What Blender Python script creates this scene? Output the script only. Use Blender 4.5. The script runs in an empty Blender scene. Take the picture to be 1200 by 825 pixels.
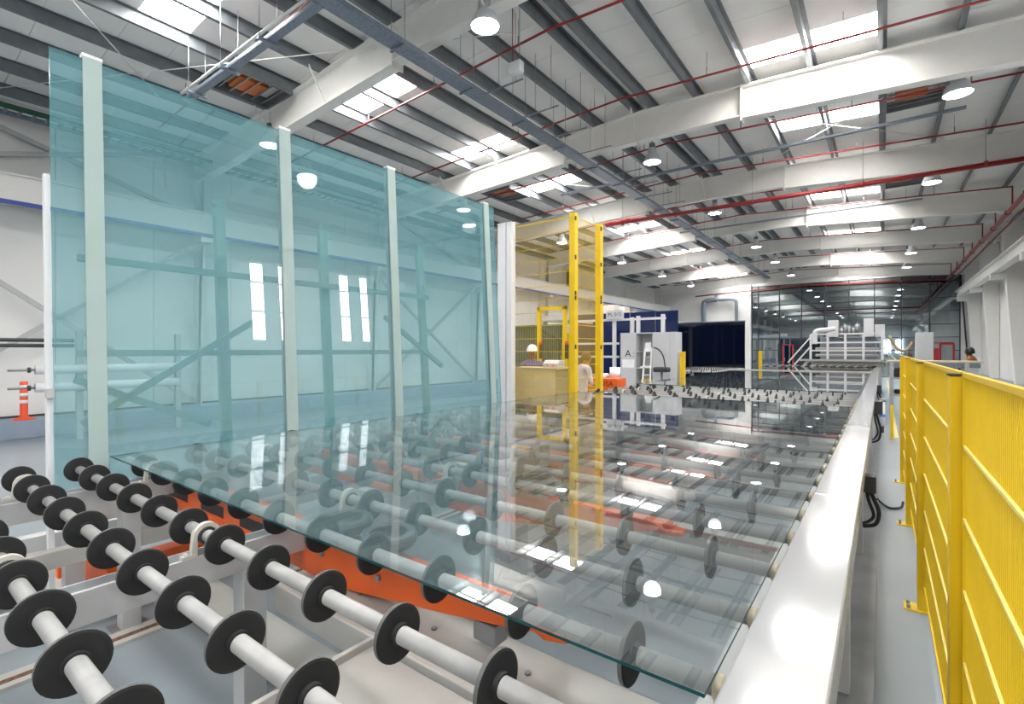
import bpy, bmesh, math, random
from mathutils import Vector, Matrix

random.seed(7)
sc = bpy.context.scene
COL = sc.collection

# ------------------------------------------------------------------ camera
FPX = 582.0
YAW = math.atan(434 / FPX)
cam_d = bpy.data.cameras.new("camera")
cam = bpy.data.objects.new("camera", cam_d)
COL.objects.link(cam)
cam.location = (0, 0, 1.75)
cam.rotation_euler = (math.pi / 2, 0, YAW)
cam_d.sensor_width = 36
cam_d.lens = 36 * FPX / 1200
cam_d.shift_y = -2.5 / 1200
cam_d.clip_start = 0.02
cam_d.clip_end = 300
sc.camera = cam

# ------------------------------------------------------------------ world, exposure, light levels
world = bpy.data.worlds.new("overcast_sky")
sc.world = world
world.use_nodes = True
world.node_tree.nodes["Background"].inputs[0].default_value = (0.86, 0.93, 1.0, 1)
world.node_tree.nodes["Background"].inputs[1].default_value = 1.5
SKYLIGHT = 36.0       # daylight through the diffusing roof lights
WINDOW = 18.0         # daylight through the wall windows
BULB = 30.0           # lamp lens
LAMP_W = 90.0        # light of each high-bay lamp
sc.view_settings.view_transform = 'Standard'
sc.view_settings.look = 'None'
sc.view_settings.exposure = 0.45
sc.view_settings.gamma = 1
sc.view_settings.use_curve_mapping = False
sc.cycles.max_bounces = 10
sc.cycles.diffuse_bounces = 5
sc.cycles.glossy_bounces = 5
sc.cycles.transparent_max_bounces = 24
sc.cycles.sample_clamp_indirect = 6
sc.cycles.caustics_reflective = False
sc.cycles.caustics_refractive = False

# ------------------------------------------------------------------ materials
def lin(c):
    return tuple(((x / 255) / 12.92 if x / 255 <= 0.04045 else (((x / 255) + 0.055) / 1.055) ** 2.4) for x in c)

def mat(name, rgb, rough=0.5, metal=0.0, vary=0.06, scale=6.0, bump=0.0, spec=0.5, coat=0.0):
    m = bpy.data.materials.new(name)
    m.use_nodes = True
    nt = m.node_tree
    b = nt.nodes["Principled BSDF"]
    b.inputs["Roughness"].default_value = rough
    b.inputs["Metallic"].default_value = metal
    b.inputs["Specular IOR Level"].default_value = spec
    b.inputs["Coat Weight"].default_value = coat
    c = lin(rgb)
    tc = nt.nodes.new("ShaderNodeTexCoord")
    nz = nt.nodes.new("ShaderNodeTexNoise")
    nz.inputs["Scale"].default_value = scale
    nz.inputs["Detail"].default_value = 4
    nt.links.new(tc.outputs["Object"], nz.inputs["Vector"])
    rp = nt.nodes.new("ShaderNodeValToRGB")
    rp.color_ramp.elements[0].position = 0.3
    rp.color_ramp.elements[1].position = 0.7
    rp.color_ramp.elements[0].color = tuple(max(0, x * (1 - vary)) for x in c) + (1,)
    rp.color_ramp.elements[1].color = tuple(min(1, x * (1 + vary)) for x in c) + (1,)
    nt.links.new(nz.outputs["Fac"], rp.inputs["Fac"])
    nt.links.new(rp.outputs["Color"], b.inputs["Base Color"])
    if bump:
        bp = nt.nodes.new("ShaderNodeBump")
        bp.inputs["Strength"].default_value = bump
        bp.inputs["Distance"].default_value = 0.01
        nt.links.new(nz.outputs["Fac"], bp.inputs["Height"])
        nt.links.new(bp.outputs["Normal"], b.inputs["Normal"])
    return m

def emit(name, rgb, strength):
    m = bpy.data.materials.new(name)
    m.use_nodes = True
    nt = m.node_tree
    nt.nodes.remove(nt.nodes["Principled BSDF"])
    e = nt.nodes.new("ShaderNodeEmission")
    e.inputs[0].default_value = lin(rgb) + (1,)
    e.inputs[1].default_value = strength
    nt.links.new(e.outputs[0], nt.nodes["Material Output"].inputs[0])
    return m

def glass(name, tint, f0=0.04, haze=0.0, haze_rgb=(200, 220, 222), rough=0.0, refl=(1, 1, 1), streak=0.0):
    """thin float glass: Schlick reflection over tinted transmission, a little dust haze"""
    m = bpy.data.materials.new(name)
    m.use_nodes = True
    nt = m.node_tree
    nt.nodes.remove(nt.nodes["Principled BSDF"])
    N = nt.nodes.new
    L = nt.links.new
    g = N("ShaderNodeNewGeometry")
    dp = N("ShaderNodeVectorMath"); dp.operation = 'DOT_PRODUCT'
    L(g.outputs["Incoming"], dp.inputs[0]); L(g.outputs["Normal"], dp.inputs[1])
    ab = N("ShaderNodeMath"); ab.operation = 'ABSOLUTE'; L(dp.outputs["Value"], ab.inputs[0])
    om = N("ShaderNodeMath"); om.operation = 'SUBTRACT'; om.inputs[0].default_value = 1; L(ab.outputs[0], om.inputs[1])
    pw = N("ShaderNodeMath"); pw.operation = 'POWER'; L(om.outputs[0], pw.inputs[0]); pw.inputs[1].default_value = 5
    ma = N("ShaderNodeMath"); ma.operation = 'MULTIPLY_ADD'; L(pw.outputs[0], ma.inputs[0])
    ma.inputs[1].default_value = 1 - f0; ma.inputs[2].default_value = f0
    tr = N("ShaderNodeBsdfTransparent"); tr.inputs[0].default_value = tint + (1,)
    gl = N("ShaderNodeBsdfGlossy"); gl.inputs["Roughness"].default_value = rough
    gl.inputs[0].default_value = refl + (1,)
    base = tr.outputs[0]
    if haze:
        df = N("ShaderNodeBsdfDiffuse"); df.inputs[0].default_value = lin(haze_rgb) + (1,)
        tl = N("ShaderNodeBsdfTranslucent"); tl.inputs[0].default_value = lin(haze_rgb) + (1,)
        dm = N("ShaderNodeMixShader"); dm.inputs[0].default_value = 0.5
        L(df.outputs[0], dm.inputs[1]); L(tl.outputs[0], dm.inputs[2])
        mx = N("ShaderNodeMixShader"); mx.inputs[0].default_value = haze
        if streak:
            tc = N("ShaderNodeTexCoord"); mp = N("ShaderNodeMapping")
            mp.inputs["Scale"].default_value = (0.5, 0.5, 1.6)
            L(tc.outputs["Object"], mp.inputs[0])
            nz = N("ShaderNodeTexNoise"); nz.inputs["Scale"].default_value = 1.3; nz.inputs["Detail"].default_value = 5
            L(mp.outputs[0], nz.inputs["Vector"])
            ml = N("ShaderNodeMath"); ml.operation = 'MULTIPLY_ADD'
            L(nz.outputs["Fac"], ml.inputs[0]); ml.inputs[1].default_value = streak; ml.inputs[2].default_value = max(0, haze - streak / 2)
            L(ml.outputs[0], mx.inputs[0])
        L(tr.outputs[0], mx.inputs[1]); L(dm.outputs[0], mx.inputs[2])
        base = mx.outputs[0]
    mix = N("ShaderNodeMixShader")
    L(ma.outputs[0], mix.inputs[0]); L(base, mix.inputs[1]); L(gl.outputs[0], mix.inputs[2])
    L(mix.outputs[0], nt.nodes["Material Output"].inputs[0])
    return m

M = {}
M['floor'] = mat("blue_grey_epoxy", (130, 139, 145), 0.3, vary=0.10, scale=0.9)
M['wall'] = mat("white_wall_sheet", (224, 223, 221), 0.55, vary=0.03, scale=1.2)
M['roof'] = mat("white_roof_liner", (242, 240, 237), 0.6, vary=0.03, scale=1.5)
M['kerb'] = mat("grey_blue_kerb", (138, 150, 168), 0.6, vary=0.08, scale=2)
M['rafter'] = mat("white_painted_steel", (232, 230, 226), 0.4, vary=0.02)
M['purlin'] = mat("galvanised_grey", (112, 117, 122), 0.42, metal=0.35, vary=0.12, scale=5)
M['tray'] = mat("galvanised_blue_grey", (122, 132, 146), 0.4, metal=0.4, vary=0.2, scale=25)
M['red'] = mat("red_pipe_paint", (140, 32, 34), 0.35, vary=0.06)
M['redlight'] = mat("red_frame_paint", (170, 30, 32), 0.4)
M['white2'] = mat("white_column_paint", (222, 222, 224), 0.35, vary=0.015)
M['white'] = mat("white_gloss_paint", (150, 151, 154), 0.12, vary=0.015, scale=3)
M['frame'] = mat("pale_grey_frame_paint", (178, 178, 178), 0.4, vary=0.05, scale=5)
M['cream'] = mat("cream_white_paint", (172, 169, 164), 0.35, vary=0.05, scale=7)
M['shaft'] = mat("dull_steel_tube", (156, 156, 155), 0.45, metal=0.15, vary=0.10, scale=14)
M['rubber'] = mat("dark_disc_rubber", (26, 26, 27), 0.7, vary=0.15, scale=30)
M['rim'] = mat("worn_grey_rim", (84, 84, 84), 0.6, vary=0.1, scale=30)
M['black'] = mat("black_rubber", (26, 26, 28), 0.5)
M['cup'] = mat("dark_grey_cup_rubber", (62, 64, 68), 0.4)
M['bearing'] = mat("beige_bearing_cast", (196, 192, 182), 0.4, metal=0.1, vary=0.06)
M['brass'] = mat("brassy_bracket", (168, 158, 138), 0.4, metal=0.4, vary=0.15, scale=20)
M['orange'] = mat("orange_machine_paint", (220, 92, 22), 0.4, vary=0.05)
M['yellow'] = mat("yellow_fence_paint", (224, 186, 20), 0.4, vary=0.03)
M['yellow_pale'] = mat("pale_yellow_edge", (226, 204, 112), 0.45, vary=0.08, scale=20)
M['steel'] = mat("steel_plate", (140, 143, 146), 0.35, metal=0.5, vary=0.15, scale=5)
M['dark'] = mat("dark_grey_plastic", (48, 50, 54), 0.5)
M['grey'] = mat("light_grey_enclosure", (196, 198, 202), 0.4, vary=0.02)
M['beige'] = mat("beige_board", (200, 186, 152), 0.55, vary=0.05, scale=4)
M['beigedark'] = mat("olive_beige_board", (160, 148, 112), 0.55, vary=0.05, scale=4)
M['carton'] = mat("off_white_carton", (222, 214, 200), 0.7)
M['navy'] = mat("navy_coated_glass", (6, 10, 26), 0.05, vary=0.1, spec=0.6, coat=0.4)
M['navyblue'] = mat("royal_blue_coated_glass", (12, 32, 84), 0.1, vary=0.15, scale=1.5, coat=0.3)
M['bluerail'] = mat("blue_rail_paint", (54, 76, 160), 0.4)
M['green'] = mat("dark_green_rail", (24, 74, 60), 0.5)
M['mullion'] = mat("dark_plum_aluminium", (58, 58, 66), 0.4, metal=0.3)
M['skin'] = mat("skin", (176, 120, 88), 0.55)
M['skindark'] = mat("brown_skin", (128, 82, 58), 0.55)
M['hair'] = mat("black_hair", (22, 18, 18), 0.5)
M['hairbrown'] = mat("brown_hair", (92, 62, 40), 0.6)
M['shirt_blue'] = mat("violet_blue_shirt", (84, 82, 130), 0.8)
M['shirt_pale'] = mat("pale_lavender_shirt", (196, 196, 218), 0.8, vary=0.1, scale=12)
M['shirt_dark'] = mat("dark_jacket", (34, 30, 34), 0.8)
M['trouser'] = mat("dark_trousers", (46, 48, 60), 0.8)
M['brown'] = mat("rust_brown_cloth", (150, 84, 48), 0.8)
M['hat'] = mat("white_helmet", (244, 244, 244), 0.25)
M['bolla'] = mat("orange_bollard_plastic", (240, 84, 40), 0.4)
M['paper'] = mat("white_paper", (240, 240, 244), 0.7)
M['print'] = mat("black_print", (26, 26, 30), 0.7)
M['rust'] = mat("rusty_debris", (104, 72, 54), 0.8, vary=0.5, scale=40)
M['pink'] = mat("pink_packet", (214, 120, 190), 0.5)
M['redbtn'] = mat("red_button", (230, 60, 40), 0.4)
M['bluebtn'] = mat("blue_label", (60, 140, 220), 0.4)
M['copper'] = mat("orange_vent_core", (206, 110, 48), 0.5)
M['skylight'] = emit("daylit_roof_light", (255, 252, 246), SKYLIGHT)
M['window'] = emit("daylit_window_pane", (250, 252, 255), WINDOW)
M['bulb'] = emit("lamp_lens_glow", (246, 246, 255), BULB)
M['tube'] = emit("back_room_glow", (250, 250, 255), 30)  # glow of the added fill tubes and the back-room windows
M['glass'] = glass("clear_float_glass", (0.95, 0.972, 0.975), f0=0.065, haze=0.05, haze_rgb=(206, 216, 220))
M['gedge'] = mat("deep_teal_glass_edge", (14, 66, 70), 0.15, vary=0.1)
M['glass_stand'] = glass("teal_float_glass", (0.80, 0.895, 0.91), f0=0.06, haze=0.27, haze_rgb=(146, 202, 211), streak=0.16)
M['gedge_light'] = mat("bright_teal_glass_edge", (120, 176, 180), 0.2, vary=0.1)  # highlight along the standing sheet's edges, put in as a bright colour
M['strip'] = mat("pale_grey_green_strip", (158, 176, 173), 0.5, vary=0.03)
M['rackgreen'] = mat("grey_green_steel", (128, 150, 144), 0.5, vary=0.08)
M['pane'] = glass("dark_curtain_wall_glass", (0.40, 0.47, 0.50), f0=0.34, refl=(0.80, 0.88, 0.92), rough=0.012)
M['glass_pack'] = glass("green_glass_pack", (0.6, 0.72, 0.70), f0=0.08, haze=0.25, haze_rgb=(130, 150, 140))

# ------------------------------------------------------------------ mesh helpers
class MB:
    def __init__(s):
        s.v, s.f, s.m, s.sm = [], [], [], []

    def face(s, idx, m=0, smooth=False):
        s.f.append(idx); s.m.append(m); s.sm.append(smooth)

    def box(s, x0, x1, y0, y1, z0, z1, m=0):
        b = len(s.v)
        s.v += [(x0, y0, z0), (x1, y0, z0), (x1, y1, z0), (x0, y1, z0), (x0, y0, z1), (x1, y0, z1), (x1, y1, z1), (x0, y1, z1)]
        for q in ((0, 3, 2, 1), (4, 5, 6, 7), (0, 1, 5, 4), (1, 2, 6, 5), (2, 3, 7, 6), (3, 0, 4, 7)):
            s.face([b + i for i in q], m)
        return s

    def bar(s, p, q, w, h, m=0, up=(0, 0, 1)):
        p, q = Vector(p), Vector(q)
        d = (q - p).normalized()
        u = Vector(up)
        if abs(d.dot(u)) > 0.99:
            u = Vector((0, 1, 0))
        a = d.cross(u).normalized() * (w / 2)
        c = a.cross(d).normalized() * (h / 2)
        b = len(s.v)
        for e in (p, q):
            for k in ((-1, -1), (1, -1), (1, 1), (-1, 1)):
                s.v.append(tuple(e + a * k[0] + c * k[1]))
        for fq in ((0, 1, 2, 3), (7, 6, 5, 4), (0, 4, 5, 1), (1, 5, 6, 2), (2, 6, 7, 3), (3, 7, 4, 0)):
            s.face([b + i for i in fq], m)
        return s

    def cyl(s, p, q, r, n=14, r2=None, m=0, caps=True, capm=None):
        p, q = Vector(p), Vector(q)
        r2 = r if r2 is None else r2
        d = (q - p).normalized()
        a = d.orthogonal().normalized()
        c = d.cross(a)
        b = len(s.v)
        for e, rr in ((p, r), (q, r2)):
            for i in range(n):
                t = 2 * math.pi * i / n
                s.v.append(tuple(e + (a * math.cos(t) + c * math.sin(t)) * rr))
        for i in range(n):
            j = (i + 1) % n
            s.face([b + i, b + j, b + n + j, b + n + i], m, True)
        if caps:
            cm = m if capm is None else capm
            s.face([b + i for i in range(n)][::-1], cm)
            s.face([b + n + i for i in range(n)], cm)
        return s

    def tube(s, pts, r, n=8, m=0):
        pts = [Vector(p) for p in pts]
        if len(pts) > 3:      # Catmull-Rom through the given points
            P = [pts[0]] + pts + [pts[-1]]
            q = []
            for i in range(1, len(P) - 2):
                for k in range(4):
                    t = k / 4
                    q.append(0.5 * (2 * P[i] + (P[i + 1] - P[i - 1]) * t + (2 * P[i - 1] - 5 * P[i] + 4 * P[i + 1] - P[i + 2]) * t * t + (3 * P[i] - P[i - 1] - 3 * P[i + 1] + P[i + 2]) * t ** 3))
            pts = q + [pts[-1]]
        b = len(s.v)
        a = None
        for i, p in enumerate(pts):
            d = (pts[min(i + 1, len(pts) - 1)] - pts[max(i - 1, 0)]).normalized()
            a = d.orthogonal().normalized() if a is None else (a - d * a.dot(d)).normalized()
            c = d.cross(a)
            for k in range(n):
                t = 2 * math.pi * k / n
                s.v.append(tuple(p + (a * math.cos(t) + c * math.sin(t)) * r))
        for i in range(len(pts) - 1):
            for k in range(n):
                j = (k + 1) % n
                s.face([b + i * n + k, b + i * n + j, b + (i + 1) * n + j, b + (i + 1) * n + k], m, True)
        s.face([b + k for k in range(n)][::-1], m)
        e = b + (len(pts) - 1) * n
        s.face([e + k for k in range(n)], m)
        return s

    def lathe(s, prof, o=(0, 0, 0), ax='z', n=24, mats=None, smooth=True):
        """prof: list of (radius, height); closed ends when the radius is 0"""
        b = len(s.v)
        for r, h in prof:
            for i in range(n):
                t = 2 * math.pi * i / n
                x, y = r * math.cos(t), r * math.sin(t)
                p = {'z': (x, y, h), 'x': (h, x, y), 'y': (y, h, x)}[ax]
                s.v.append((p[0] + o[0], p[1] + o[1], p[2] + o[2]))
        for k in range(len(prof) - 1):
            for i in range(n):
                j = (i + 1) % n
                s.face([b + k * n + i, b + k * n + j, b + (k + 1) * n + j, b + (k + 1) * n + i], mats[k] if mats else 0, smooth)
        return s

    def prism(s, poly, ax, a, c, m=0):
        """polygon in the two other axes, extruded along ax from a to c"""
        b = len(s.v)
        n = len(poly)
        for e in (a, c):
            for p in poly:
                s.v.append({'x': (e, p[0], p[1]), 'y': (p[0], e, p[1]), 'z': (p[0], p[1], e)}[ax])
        s.face([b + i for i in range(n)], m)
        s.face([b + n + i for i in range(n)][::-1], m)
        for i in range(n):
            j = (i + 1) % n
            s.face([b + i, b + n + i, b + n + j, b + j], m)
        return s

    def mesh(s, name, mats, off=(0, 0, 0), fix=True):
        me = bpy.data.meshes.new(name)
        me.from_pydata([(x - off[0], y - off[1], z - off[2]) for x, y, z in s.v], [], s.f)
        for mm in (mats if isinstance(mats, (list, tuple)) else [mats]):
            me.materials.append(mm)
        me.polygons.foreach_set("material_index", s.m)
        me.polygons.foreach_set("use_smooth", s.sm)
        if fix:
            bm = bmesh.new(); bm.from_mesh(me)
            bmesh.ops.recalc_face_normals(bm, faces=bm.faces)
            bm.to_mesh(me); bm.free()
        me.update()
        return me

    def build(s, name, mats, parent=None, bevel=0.0):
        o = link(name, s.mesh(name, mats, org(parent)), parent)
        if bevel:
            bv = o.modifiers.new("edge", 'BEVEL'); bv.width = bevel; bv.segments = 2; bv.limit_method = 'ANGLE'
        return o

def org(o):
    p = Vector((0, 0, 0))
    while o is not None:
        p += o.location
        o = o.parent
    return p

def link(name, data, parent=None, loc=(0, 0, 0)):
    o = bpy.data.objects.new(name, data)
    COL.objects.link(o)
    o.location = loc
    if parent is not None:
        o.parent = parent
    return o

def tag(o, label=None, cat=None, group=None, kind=None):
    if label: o["label"] = label
    if cat: o["category"] = cat
    if group: o["group"] = group
    if kind: o["kind"] = kind
    return o

def thing(name, label, cat, loc=(0, 0, 0), group=None):
    return tag(link(name, None, None, loc), label, cat, group)

def struct(name, label, loc=(0, 0, 0), cat=None):
    return tag(link(name, None, None, loc), label, cat, None, 'structure')

def copy_tree(o, parent=None, loc=None):
    c = o.copy()
    COL.objects.link(c)
    c.parent = parent
    if loc is not None:
        c.location = loc
    for ch in o.children:
        copy_tree(ch, c)
    return c

def box(name, mats, dims, parent=None, bevel=0.0):
    return MB().box(*dims).build(name, mats, parent, bevel)

def text(name, body, size, loc, rot, material, parent):
    cu = bpy.data.curves.new(name, 'FONT')
    cu.body = body; cu.size = size; cu.align_x = 'CENTER'; cu.align_y = 'CENTER'; cu.extrude = 0.001
    cu.materials.append(material)
    tmp = link(name + '_tmp', cu)
    me = bpy.data.meshes.new_from_object(tmp.evaluated_get(bpy.context.evaluated_depsgraph_get()))
    bpy.data.objects.remove(tmp)
    o = link(name, me, parent, Vector(loc) - org(parent))
    o.rotation_euler = rot
    return o

def ordinal(i):
    return ["first", "second", "third", "fourth", "fifth", "sixth", "seventh", "eighth", "ninth", "tenth", "eleventh", "twelfth"][i]

# ------------------------------------------------------------------ hall geometry
XL, XR, YB, YF = -14.3, 4.4, -13.5, 39.5      # inner faces of the walls
XA = -4.3                                     # ridge
BAY = 5.4
RAFTERS = [BAY * k for k in range(0, 8)]
def zroof(x):
    return 7.35 - 0.05 * abs(x - XA)

fl = struct('floor', "blue-grey coated concrete factory floor", (0, 0, 0))
MB().box(XL - 0.4, XR + 0.4, YB - 0.4, YF + 8, -0.3, 0.0).build('floor_slab', M['floor'], fl)
MB().box(0.20, 0.26, 12.5, 36, 0.0, 0.004).build('floor_line', M['yellow_pale'], fl)
MB().box(3.0, 3.08, 9.0, 36, 0.0, 0.004).build('floor_line', M['yellow_pale'], fl)

# ---- ceiling: liner panels, roof lights, purlins, rafters
ceil = struct('ceiling', "pitched white sheet roof on steel rafters and purlins with roof lights")
SKY_Y = [-7.75, -4.25, -0.75, 2.75, 6.32, 9.82, 13.35, 16.75, 20.38, 23.85, 27.25, 30.75, 34.25, 37.6]
SKW = 0.72
SKR, SKL = (-2.10, -0.02), (-9.42, -7.35)
def slab(x0, x1, y0, y1, t=0.06):
    m = MB()
    b = 0
    for y in (y0, y1):
        m.v += [(x0, y, zroof(x0)), (x1, y, zroof(x1)), (x1, y, zroof(x1) + t), (x0, y, zroof(x0) + t)]
    for q in ((0, 1, 2, 3), (7, 6, 5, 4), (0, 4, 5, 1), (1, 5, 6, 2), (2, 6, 7, 3), (3, 7, 4, 0)):
        m.face(list(q))
    return m
edges = [YB - 0.2]
for sy in SKY_Y:
    edges += [sy, sy + SKW]
edges.append(YF + 0.2)
G = 0.008
for a, b in zip(edges[:-1], edges[1:]):
    issky = any(abs(a - s_) < 1e-6 for s_ in SKY_Y)
    if issky:
        for x0, x1 in ((XL - 0.2, SKL[0]), (SKL[1], XA), (XA, SKR[0]), (SKR[1], XR + 0.2)):
            slab(x0, x1, a + G / 2, b - G / 2).build('roof_panel', M['roof'], ceil)
        for lo, hi in (SKL, SKR):
            mid = (lo + hi) / 2
            for x0, x1 in ((lo, mid), (mid, hi)):
                slab(x0 + 0.02, x1 - 0.02, a + 0.01, b - 0.01, 0.03).build('roof_light', M['skylight'], ceil)
    else:
        n = max(1, round((b - a) / 0.95))
        for i in range(n):
            y0, y1 = a + (b - a) * i / n, a + (b - a) * (i + 1) / n
            for x0, x1 in ((XL - 0.2, XA), (XA, XR + 0.2)):
                slab(x0, x1, y0 + G / 2, y1 - G / 2).build('roof_panel', M['roof'], ceil)
MB().box(XL - 0.4, XR + 0.4, YB - 0.4, YF + 0.4, 7.75, 7.8).build('roof_outer_sheet', M['roof'], ceil)

PUR = [4.1, 3.08, 2.06, 1.03, 0.0, -1.05, -2.1, -3.15, -4.14, -4.5, -5.5, -6.42, -7.38, -8.4, -9.42, -10.45, -11.5, -12.55, -13.6]
for x in PUR:
    zt = zroof(x) - 0.005
    thin = 0.055 if x < -4.2 else 0.04
    d = 0.20
    y0, y1 = YB, YF
    z = zt
    # Z section: top flange, web, bottom flange with lips
    poly = [(x - 0.004, z), (x + 0.065, z), (x + 0.065, z - 0.006), (x + 0.004, z - 0.006), (x + 0.004, z - d), (x - 0.065, z - d),
            (x - 0.065, z - d + 0.02), (x - 0.059, z - d + 0.02), (x - 0.059, z - d + 0.006), (x - 0.004, z - d + 0.006)]
    m = MB().prism(poly, 'y', y0, y1)
    m.build('purlin', M['purlin'], ceil)
for k, y in enumerate([YB + 0.3] + [-2 * BAY, -BAY] + RAFTERS):
    if y > YF - 0.5:
        continue
    def seg(nm, x0, x1, b0, b1, flange=0.20):
        m = MB()
        xs = [x0, x1]
        if x0 < XA < x1:
            xs = [x0, XA, x1]
        n = len(xs)
        top = [zroof(x) - 0.21 for x in xs]
        bot = [b0 + (b1 - b0) * (x - x0) / (x1 - x0) for x in xs]
        if n == 3:
            bot[1] += 0.03
        # web
        poly = [(x, t) for x, t in zip(xs, top)] + [(x, b) for x, b in list(zip(xs, bot))[::-1]]
        m.prism(poly, 'y', y - 0.008, y + 0.008)
        for arr in (top, bot):
            for i in range(n - 1):
                m.bar((xs[i], y, arr[i]), (xs[i + 1], y, arr[i + 1]), flange, 0.022)
        return m.build(nm, M['rafter'], ceil)
    seg('rafter', -6.36, -2.28, 6.45, 6.45, 0.19)
    r1 = seg('rafter', -2.25, XR - 0.35, 6.40, 6.02, 0.22)
    r2 = seg('rafter', XL + 0.35, -6.39, 6.02, 6.40, 0.22)
    for x, par in ((-2.265, r1), (-6.375, r2)):
        MB().box(x - 0.014, x + 0.014, y - 0.12, y + 0.12, 6.34, zroof(x) - 0.19).build('end_plate', M['rafter'], par)
    for x, dy in ((-4.5, -0.35), (-8.4, -0.35), (-10.45, -0.35)):
        MB().bar((x, y + dy, zroof(x) - 0.18), (x + 0.05, y - 0.03, 6.42 if x > -6.4 else 6.33), 0.035, 0.012).build('fly_brace', M['rafter'], ceil)

# roof ventilators between purlins
def vent(x, y):
    z = zroof(x) - 0.24
    r = MB()
    for a, b in (((x - 0.5, y - 0.55), (x + 0.5, y - 0.55)), ((x - 0.5, y + 0.55), (x + 0.5, y + 0.55)), ((x - 0.5, y - 0.55), (x - 0.5, y + 0.55)), ((x + 0.5, y - 0.55), (x + 0.5, y + 0.55))):
        r.bar((a[0], a[1], z + 0.1), (b[0], b[1], z + 0.1), 0.05, 0.22)
    o = r.build('roof_vent_frame', M['purlin'], ceil)
    MB().box(x - 0.34, x + 0.18, y - 0.3, y + 0.25, z + 0.08, z + 0.2).build('vent_core', M['copper'], o)
    for k in range(5):
        yy = y - 0.42 + 0.21 * k
        MB().bar((x - 0.46, yy, z + 0.05), (x + 0.46, yy, z + 0.05), 0.03, 0.02).build('louvre', M['steel'], o)
vent(-9.9, 4.75)
vent(0.55, 12.9)
vent(0.55, 19.2)
vent(-9.9, 13.0)

# thin white wind-bracing rods under the roof
for p, q in (((-9.2, 1.8, 6.8), (-11.6, 3.8, 6.75)), ((-13.9, 1.2, 6.55), (-4.9, 6.6, 7.0)), ((-9.3, 11.2, 6.85), (-6.2, 15.9, 6.95)), ((-3.0, 11.4, 7.0), (1.2, 15.8, 6.85)), ((1.2, 11.4, 6.85), (-3.0, 15.8, 7.0))):
    MB().cyl(p, q, 0.010, 6).build('bracing_rod', M['rafter'], ceil)

# ---- left wall
wl = struct('wall_left', "white sheet wall with cross bracing, white crane runway and blue rail")
y = YB
while y < YF - 0.01:
    y1 = min(y + 1.8, YF)
    MB().box(XL - 0.1, XL, y + 0.006, y1 - 0.006, 0.36, 6.95).build('wall_panel', M['wall'], wl)
    y = y1
MB().box(XL - 0.16, XL - 0.09, YB, YF, 0, 7.4).build('wall_outer_skin', M['wall'], wl)
MB().box(XL - 0.1, XL + 0.75, YB, YF, 0, 0.36).build('kerb', M['kerb'], wl, 0.01)
MB().box(XL + 0.02, XL + 0.10, YB, YF, 0.36, 0.40).build('base_rail', M['dark'], wl)
for yc in RAFTERS + [-BAY, -2 * BAY]:
    m = MB()
    m.prism([(XL + 0.01, 0.36), (XL + 0.34, 0.36), (XL + 0.55, 6.5), (XL + 0.55, 6.8), (XL + 0.01, 6.8)], 'y', yc - 0.01, yc + 0.01)
    m.bar((XL + 0.34, yc, 0.36), (XL + 0.55, yc, 6.5), 0.2, 0.02, up=(0, 1, 0))
    m.build('column', M['rafter'], wl)
    MB().box(XL + 0.3, XL + 0.72, yc - 0.12, yc + 0.12, 4.45, 4.66).build('bracket', M['rafter'], wl)
m = MB()
m.box(XL + 0.6, XL + 0.62, YB, YF, 4.66, 5.2).box(XL + 0.5, XL + 0.72, YB, YF, 5.17, 5.2).box(XL + 0.5, XL + 0.72, YB, YF, 4.66, 4.69)
m.build('crane_runway', M['rafter'], wl)
MB().box(XL + 0.72, XL + 0.76, YB, YF, 4.58, 4.66).build('blue_rail', M['bluerail'], wl)
for y0 in (0.0, 2 * BAY):
    for (z0, z1) in ((0.45, 4.4), (5.1, 6.7)):
        for a, b in ((z0, z1), (z1, z0)):
            MB().bar((XL + 0.28, y0 + 0.1, a), (XL + 0.28, y0 + BAY - 0.1, b), 0.09, 0.09).build('cross_brace', M['frame'], wl)
MB().tube([(XL + 0.3, 24, 6.2), (XL + 0.3, 24, 5.2)], 0.12, 10).build('rain_pipe', M['dark'], wl)

# ---- right wall with windows, tapered columns and crane runway
wr = struct('wall_right', "white sheet wall with tapered columns and crane runway beam")
WIN = [(6.30, 6.68), (7.06, 7.38), (8.96, 9.32), (9.70, 10.02), (-1.65, -1.27), (-0.89, -0.57), (-4.3, -3.92), (-3.54, -3.22), (-6.95, -6.57), (-6.19, -5.87), (-9.6, -9.22), (-8.84, -8.52)]  # pairs behind the camera are added to throw more light on the ceiling
WZ0, WZ1 = 2.92, 5.25
cuts = sorted(WIN)
def wall_r(y0, y1, z0, z1):
    MB().box(XR, XR + 0.1, y0 + 0.004, y1 - 0.004, z0, z1).build('wall_panel', M['wall'], wr)
y = YB
for a, b in cuts + [(YF, YF)]:
    n = max(1, round((a - y) / 1.8))
    for i in range(n):
        wall_r(y + (a - y) * i / n, y + (a - y) * (i + 1) / n, 0.42, 6.95)
    if b > a:
        wall_r(a, b, 0.42, WZ0)
        wall_r(a, b, WZ1, 6.95)
    y = b
MB().box(XR + 0.12, XR + 0.18, YB, YF, 0, 7.4).build('wall_outer_skin', M['wall'], wr)
MB().box(XR - 0.45, XR + 0.1, YB, YF, 0, 0.42).build('kerb', M['kerb'], wr, 0.01)
for yc in RAFTERS + [-BAY, -2 * BAY]:
    m = MB()
    m.prism([(XR - 0.01, 0.42), (XR - 0.30, 0.42), (XR - 0.68, 6.3), (XR - 0.68, 6.75), (XR - 0.01, 6.75)], 'y', yc - 0.16, yc + 0.16)
    m.build('column', M['rafter'], wr, 0.01)
    MB().box(XR - 1.0, XR - 0.06, yc - 0.125, yc + 0.125, 4.5, 4.75).build('bracket', M['rafter'], wr, 0.01)
m = MB()
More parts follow.
